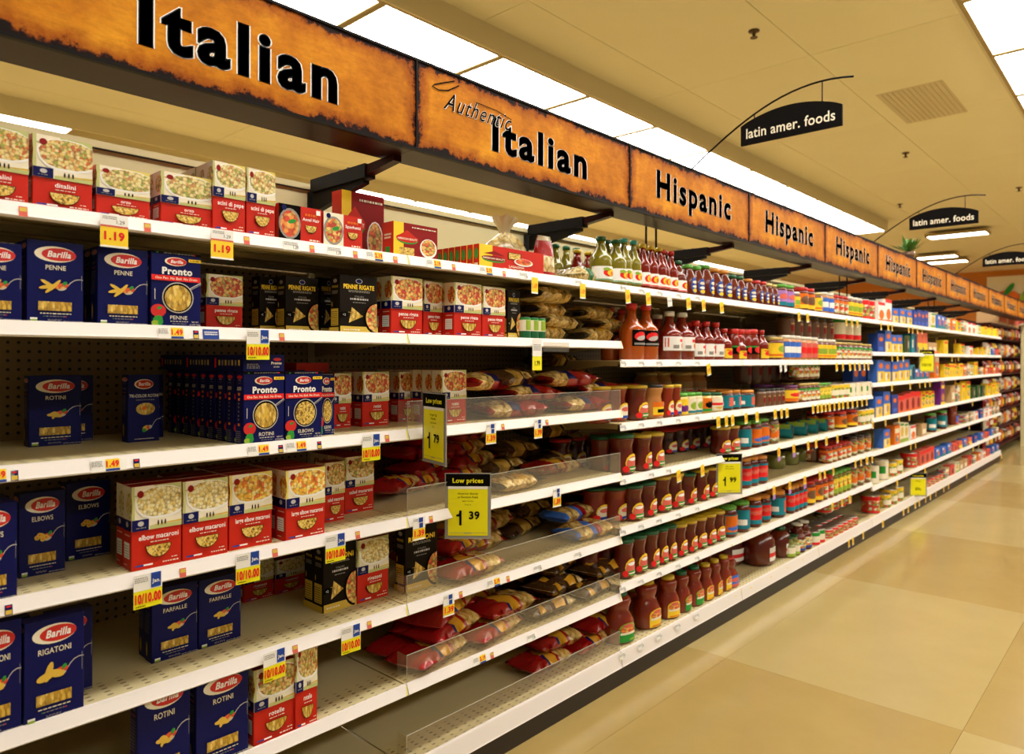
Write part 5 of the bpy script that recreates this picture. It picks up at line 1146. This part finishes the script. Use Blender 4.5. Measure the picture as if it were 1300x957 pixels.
# snack bags beyond the last lit bay
def snack_me(m1, m2):
    b = MB(); W, H, T = .26, .34, .10; nx, nz = 6, 6; f = []; bk = []
    for j in range(nz+1):
        for i in range(nx+1):
            u, q = i/nx, j/nz; t = T*.5*(1-abs(2*u-1)**3)*(1-abs(2*q-1)**4)+.001; f.append(((u-.5)*W, -t, q*H)); bk.append(((u-.5)*W, t, q*H))
    m = nx+1; o = len(f); b.v = f+bk
    for j in range(nz):
        for i in range(nx):
            a = j*m+i; mm = b.mi(m2 if 1 < j < 4 and 0 < i < 5 else m1); b.f += [[a, a+1, a+m+1, a+m], [o+a, o+a+m, o+a+m+1, o+a+1]]; b.m += [mm, mm]; b.smooth += [True, True]
    return b.mesh('snack_bag')
SN = [('bag_red', 'cream_print', 'red and cream'), ('yellow_print', 'bag_red', 'yellow and red'), ('orange_print', 'yellow_print', 'orange'), ('cream_print', 'pink_print', 'cream and pink'), ('bag_brown', 'tan_print', 'brown'), ('film_cream', 'label_mixed', 'pale mottled')]
for q, (a, c, l) in enumerate(SN): K[f'snack{q}'] = Kind('snack_bag', 'bag', f'{l} snack bag', .26, .10, .34, snack_me(a, c), [])
for lv in range(7):
    for q in range(10):
        X = JX[11]+.17+q*.33
        k = (q*2+lv*3+(q*lv) % 2) % 6
        zz = CH+[.332, .05, -.22, -.50, -.78, -1.05, -1.33][lv]
        place(K[f'snack{k}'], X, .22, zz-.004, 1, 1, .62, random.uniform(-.15, .15), lv, 'end snack rack')
def rack():
    x0, x1 = JX[11]+.01, JX[11]+3.5
    r = obj('snack_rack', None, None, (x0, 0, 0)); tag(r, 'dark open rack of snack bags at the far end of the aisle', 'rack'); L = x1-x0
    for z in [.332, .05, -.22, -.50, -.78, -1.05, -1.33]:
        n_ = [.332, .05, -.22, -.50, -.78, -1.05, -1.33].index(z); b = MB(); b.box(0, L, .12, .5, -.012, 0, 'plum'); tag(obj('rack_shelf', b.mesh('rack_shelf'), None, (x0, 0, CH+z-.004)), f'dark plum {LV[n_]} shelf of the far snack rack', 'shelf', 'snack rack shelves')
    b = MB(); b.box(0, L, .5, .52, 0, CH+.62, 'plum'); obj('back_panel', b.mesh('back_panel'), r)
    for x in (0, L): b = MB(); b.box(x-.01, x+.01, .505, .56, 0, CH+.62, 'plum'); obj('side_panel', b.mesh('side_panel'), r)
    b = MB(); b.box(-.03, .03, 0, .06, 0, CH+.60, 'board_cream'); tag(obj('corner_post', b.mesh('corner_post'), None, (JX[11]+2.42, .0, 0)), 'slim tan post at the far end of the shelving', 'post')
rack()
b = MB(); b.box(0, .02, .02, .50, 0, CH+.62, 'plum'); tag(obj('rack_end_board', b.mesh('rack_end_board'), None, (JX[11]+3.53, 0, 0)), 'dark tall board closing the far end of the snack rack', 'board')
for pl, pr in ((1268, 1278), (1280, 1293)):
    X0, X1 = X_at(pl, .15), X_at(pr, .15); b = MB(); b.box(0, X1-X0, 0, .3, 0, .26, 'tan_print'); b.box(.03, X1-X0-.03, -.004, 0, .05, .2, 'pink_print')
    tag(obj('cardboard_case', b.mesh('cardboard_case'), None, (X0, .15, CH+.55)), f'dusky cardboard case on top of the snack rack, {"nearer" if pl < 1270 else "farther"} one', 'box', 'cases on the snack rack')
b = MB(); b.box(JX[11]+.02, JX[11]+2.45, .12, .49, CH+.52, CH+.549, 'plum'); tag(obj('rack_top_shelf', b.mesh('rack_top_shelf')), 'dark top board above the snack rack at the far end', 'shelf')
# ------------------------------------------------------------------ price tags
def tag_me(kind):
    if kind == '119':      # white shelf slip with a yellow flag below
        P = Print(.060, .075); P.rect(0, 0, 1, .62, 'tag_yellow'); P.rect(0, .62, 1, .68, 'pink_print'); P.rect(0, .68, 1, 1, 'white_print'); P.lines(.08, .6, .92, .03, 'grey_print', 2); P.text('1.29', .72, .74, .11, 'dark_print', fit=.35); P.text('1.19', .5, .24, .24, 'red_print', fit=.75, bold=.04); P.rect(0, 0, 1, .06, 'white_print')
    elif kind == '1010':
        P = Print(.066, .080); P.rect(0, 0, 1, .52, 'sign_yellow'); P.rect(0, .52, 1, 1, 'white_print'); P.lines(.04, .5, .88, .03, 'grey_print', 3); P.rect(.60, .55, .95, 1, 'sky_print'); P.rect(.60, .58, .95, .98, 'blue_print'); P.text('Jan.', .78, .70, .11, 'white_print', fit=.3, bold=.02); P.text('10/10.00', .5, .16, .26, 'red_print', fit=.92, bold=.05); P.lines(.06, .4, .05, .03, 'dark_print')
    elif kind in ('139', '179'):
        P = Print(.050, .075); P.rect(0, 0, 1, .5, 'tag_yellow'); P.rect(0, 0, 1, .07, 'white_print'); P.rect(0, .5, 1, 1, 'white_print'); P.lines(.05, .4, .88, .03, 'grey_print', 2); P.rect(.5, .52, .8, .72, 'blue_print'); P.rect(.45, .76, .8, .96, 'blue_print'); P.text('1.39' if kind == '139' else '1.79', .5, .18, .24, 'red_print', fit=.8, bold=.04)
    elif kind == 'card':
        P = Print(.055, .12); P.rect(0, 0, 1, .45, 'sign_yellow'); P.rect(0, .45, 1, 1, 'white_print'); P.lines(.1, .9, .8, .03, 'grey_print', 4); P.text('1.79', .5, .15, .15, 'dark_print', fit=.55, bold=.02)
    elif kind == 'blue':
        P = Print(.04, .085); P.rect(0, 0, 1, .35, 'lilac_print'); P.rect(0, .35, 1, 1, 'tag_yellow'); P.rect(.25, .5, .75, .8, 'orange_print')
    elif kind == 'white':
        P = Print(.04, .055); P.rect(0, 0, 1, 1, 'white_print'); P.lines(.1, .9, .5, .05, 'grey_print', 2)
    else:
        P = Print(.040, .062); P.rect(0, 0, 1, 1, 'tag_yellow'); P.rect(0, 0, 1, .1, 'white_print'); P.text('1.69', .5, .35, .28, 'orange_print', fit=.75, bold=.03)
    return P
TG = {}
def hang(kind, px, lv, b, drop=None, lean=0.):
    if kind not in TG:
        P = tag_me(kind); mb = P.b; W, H = P.W, P.H; mb.box(-W/2, W/2, .0, .0006, 0, H, 'white_print'); TG[kind] = (mb.mesh('price_tag'), H)
    me, H = TG[kind]; rail = .033 if lv < 6 else .07
    top = CH+LZ[b][lv]-(.004 if kind in ('119', '1010', '139', '179', 'card') else rail-.012)
    r = obj('price_tag', me, None, (X_at(px, -.02), -.0185 if kind != 'card' else -.0195, top-H), (0, lean, random.uniform(-.06, .06))); r['category'] = 'price tag'
    nmk = {'119': 'yellow and white price tag', '1010': 'yellow ten for ten price tag with blue flag', '139': 'small yellow sale tag', '179': 'small yellow sale tag', 'card': 'long white and yellow price card', 'blue': 'yellow price tag with lilac foot', 'white': 'plain white shelf tag', 'y': 'small yellow hanging price tag'}[kind]
    REG.append((r, nmk, lv, ZONE[b], '', 'price_tag'))
for kd, px, lv in (('119', 145, 0), ('119', 282, 0), ('1010', 328, 1), ('1010', 472, 2), ('139', 624, 2), ('179', 684, 2), ('1010', 189, 3), ('1010', 316, 3), ('1010', 427, 3), ('139', 533, 3), ('139', 708, 3), ('1010', 350, 4), ('1010', 447, 4), ('139', 571, 4), ('card', 682, 1), ('y', 679, 0), ('y', 740, 0)): hang(kd, px, lv, 'P')
for px in (798, 824, 851, 875, 894, 917, 1015, 1026, 1075, 1082, 1089): hang('white' if px == 851 else 'y', px, 0, 'S', lean=-.15)
for px, kd in ((901, 'y'), (992, 'white'), (998, 'white'), (1063, 'y'), (1071, 'y'), (1080, 'y'), (1086, 'y'), (1092, 'y'), (1098, 'y'), (1103, 'y')): hang(kd, px, 1, 'S', lean=-.2)
for px in (913, 923, 931, 948, 962, 985, 993, 1000, 1033, 1039, 1044, 1049, 1054, 1060, 1066, 1071, 1077, 1083, 1089, 1095, 1101): hang('y', px, 2, 'S', lean=-.1)
for px, kd in ((863, 'y'), (893, 'y'), (990, 'blue'), (1009, 'blue'), (1027, 'y'), (1037, 'y'), (1050, 'y'), (1064, 'y')): hang(kd, px, 3, 'S', lean=-.12)
for px, kd in ((984, 'blue'), (1004, 'blue'), (1023, 'blue'), (1042, 'y'), (1048, 'y'), (1059, 'y'), (1087, 'y'), (1094, 'y'), (1101, 'y')): hang(kd, px, 4, 'S', lean=-.12)
for px in (1058, 1070, 1080): hang('y', px, 5, 'S', lean=-.15)
for px in (1079, 1084, 1097): hang('y', px, 6, 'S', lean=-.1)
for lv, ps in ((0, (1119, 1128, 1133, 1154, 1159, 1165, 1171)), (1, (1133, 1140, 1147, 1209, 1217, 1271)), (2, (1133, 1156, 1168, 1175, 1181)), (3, (1109, 1125, 1142, 1155, 1235)), (4, (1102, 1108, 1157, 1163, 1231)), (5, (1140, 1175, 1236, 1243)), (6, (1122, 1148, 1154, 1163, 1168, 1176, 1182, 1189, 1199, 1205, 1228, 1272))):
    for px in ps: hang('y', px, lv, 'F', lean=-.1)
# slips inside the rails, parts of their shelf
ST = {}
def slip(kind, px, lv, b='P'):
    if kind not in ST:
        if kind in ('149', '219'):
            P = Print(.075, .028); P.rect(0, 0, 1, 1, 'white_print'); P.lines(.02, .32, .80, .07, 'grey_print', 4); P.rect(.40, .22, .80, .98, 'tag_yellow'); P.text('1.49' if kind == '149' else '2.19', .60, .36, .45, 'red_print', fit=.36, bold=.05); P.rect(.40, 0, .80, .18, 'blue_print')
        elif kind == 'pic': P = Print(.014, .022); P.rect(0, 0, 1, 1, 'navy'); P.rect(.1, .1, .9, .5, 'mustard'); P.rect(.2, .75, .8, .9, 'red_print')
        elif kind == 'picr': P = Print(.016, .022); P.rect(0, 0, 1, 1, 'pink_print'); P.rect(.1, .5, .9, .9, 'mustard')
        elif kind == 'blue': P = Print(.042, .026); P.rect(0, 0, 1, 1, 'blue_print'); P.lines(.1, .9, .65, .12, 'white_print', 2)
        elif kind == 'slip': P = Print(.05, .026); P.rect(0, 0, 1, 1, 'white_print'); P.lines(.05, .9, .8, .08, 'grey_print', 3); P.text('1.39', .75, .15, .4, 'dark_print', fit=.3)
        elif kind == 'dot': P = Print(.012, .014); P.ell(.5, .5, .5, .5, 'tag_yellow', n=8)
        else: P = Print(.004, .030); P.rect(0, 0, 1, 1, 'sign_yellow')
        P.b.box(-P.W/2, P.W/2, 0, .0004, 0, P.H, 'white_print'); ST[kind] = P.b.mesh('rail_slip')
    i = max(k for k in range(11) if JX[k] <= X_at(px, -.015)+1e-6)
    s = SHELF[(i, lv)]; o = obj('rail_slip', ST[kind], s, (X_at(px, -.015)-s.location.x, -.0160, -.0325), (-.17, 0, 0))
    o['label'] = {'149': 'yellow price slip with blue foot', '219': 'yellow price slip with blue foot', 'pic': 'tiny box picture sticker', 'picr': 'tiny box picture sticker', 'blue': 'blue notice sticker', 'slip': 'white printed price slip', 'dot': 'orange dot sticker', 'end': 'yellow joint marker'}[kind]
for kd, px, lv in (('picr', 29, 0), ('picr', 187, 0), ('picr', 313, 0), ('slip', 370, 0), ('picr', 396, 0), ('slip', 425, 0), ('picr', 451, 0), ('219', 478, 0), ('picr', 502, 0), ('219', 553, 0), ('picr', 576, 0), ('219', 619, 0), ('picr', 640, 0), ('slip', 665, 0), ('slip', 735, 0),
    ('149', 221, 1), ('pic', 249, 1), ('blue', 268, 1), ('picr', 358, 1), ('149', 139, 2), ('149', -8, 2), ('pic', 19, 2), ('pic', 174, 2), ('149', 332, 2), ('pic', 357, 2), ('149', 380, 2), ('pic', 406, 2), ('picr', 492, 2), ('picr', 639, 2), ('picr', 695, 2),
    ('pic', 12, 3), ('picr', 233, 3), ('picr', 350, 3), ('picr', 455, 3), ('picr', 548, 3), ('picr', 376, 4), ('picr', 470, 4), ('picr', 586, 4), ('219', 630, 4), ('picr', 646, 4), ('slip', 684, 4), ('219', 612, 5), ('picr', 626, 5), ('slip', 676, 5), ('slip', 735, 4)): slip(kd, px, lv)
for lv, ps in ((2, (905,)), (3, (946, 957, 976)), (4, (931, 958, 975)), (5, (930,)), (6, (935, 955, 980, 1001, 1020)), (1, (1001, 1012, 1022, 1033, 1043, 1052))):
    for px in ps: slip('dot', px, lv, 'S')
for lv in range(7):
    for px in ((792, 815, 838, 862, 886) if lv != 3 else (792, 828, 850)): slip('slip', px, lv, 'S')
    for px in (518, 789, 942, 1040): slip('end', px, lv, 'S')
# ------------------------------------------------------------------ low price cards in sleeves
def price_card(X, Y, zb, W, H, rz, big, small, lines, lb):
    r = obj('price_sign', None, None, (X, Y, zb), (0, 0, rz)); tag(r, lb, 'sign', 'yellow low price cards')
    b = MB(); b.box(-W/2, W/2, -.001, .003, 0, H, 'grey_print'); b.box(-W/2-.002, W/2+.002, -.0015, .0035, -.002, .0, 'clear_edge'); obj('sleeve', b.mesh('sleeve'), r)
    P = Print(W, H); P.rect(.02, .80, .98, .99, 'dark_print'); P.text('Low prices', .5, .855, .07, 'sign_yellow', fit=.80, bold=.03)
    P.rect(.07, .04, .93, .785, 'sign_yellow'); P.rect(.07, .76, .93, .80, 'white_print')
    for k, t in enumerate(lines): P.text(t, .5, .675-.055*k, .032 if k < 2 else .020, 'dark_print', fit=.6)
    if small: P.rect(.315, .20, .365, .43, 'dark_print'); P.poly([(.25, .365), (.30, .372), (.335, .43), (.365, .43), (.365, .34), (.25, .335)], 'dark_print'); P.text(small, .64, .30, .115, 'dark_print', fit=.30, bold=.03)
    else: P.text(big, .5, .25, .13, 'dark_print', fit=.62, bold=.01)
    P.rect(.10, .085, .90, .090, 'grey_print'); P.rect(.42, .075, .58, .083, 'grey_print')
    P.b.v = [(x, y-.0011, z) for x, y, z in P.b.v]; obj('price_print', P.mesh('price_print'), r)
    b = MB(); b.box(-.012, .012, .003, .02, H-.03, H-.01, 'clear_edge'); obj('clip', b.mesh('clip'), r)
VN = A-math.pi/2
price_card(1.499, -.090, 1.137, .157, .222, math.atan2(-.153, -.036)+math.pi+.0 if False else math.atan2(-.153, -.036), '1', '79', ('Kroger Egg', 'Noodles', 'Select Varieties', '12 oz'), 'yellow low price card standing out into the aisle, reading one seventy-nine')
u_, d_ = (594.5-650)/F, 2.43; price_card(d_*(ca+u_*sa), d_*(sa-u_*ca)-CD, CH-(683-454.8)*d_/F, .157, .221, VN, '1', '39', ('American Beauty', 'or Ronzoni Pasta', 'Select Varieties', '12-16 oz'), 'yellow low price card facing the camera, reading one thirty-nine')
def far_card(px, yt, yb, wpx, big, small, lb, h=.221, rz=.15):
    d = F*h/(yb-yt); u = (px-650)/F; price_card(d*(ca+u*sa), min(-.03, d*(sa-u*ca)-CD), CH-(yb-hy(px))*d/F, wpx*d/F, h, VN+rz, big, small, ('Select Salsa', 'All Varieties'), lb)
far_card(926, 576, 627, 35, '1', '99', 'yellow low price card by the salsa jars, reading one ninety-nine')
far_card(1160, 600, 629, 22, '89c', '', 'yellow low price card on the lowest far shelf', rz=0)
far_card(1167, 444, 472, 20, '10/10', '', 'yellow low price card high on the far bays', rz=0)
# clear talker clip on the second shelf
b = MB(); b.box(0, .16, 0, .0015, 0, .035, 'clear_plastic'); b.box(0, .16, -.0003, .0018, .035, .0362, 'clear_edge')
tag(obj('label_holder', b.mesh('label_holder'), None, (X_at(690, -.022), -.0220, CH+.079-.052)), 'clear plastic label holder on the second shelf edge beside the noodle bags', 'holder')
finish_labels()
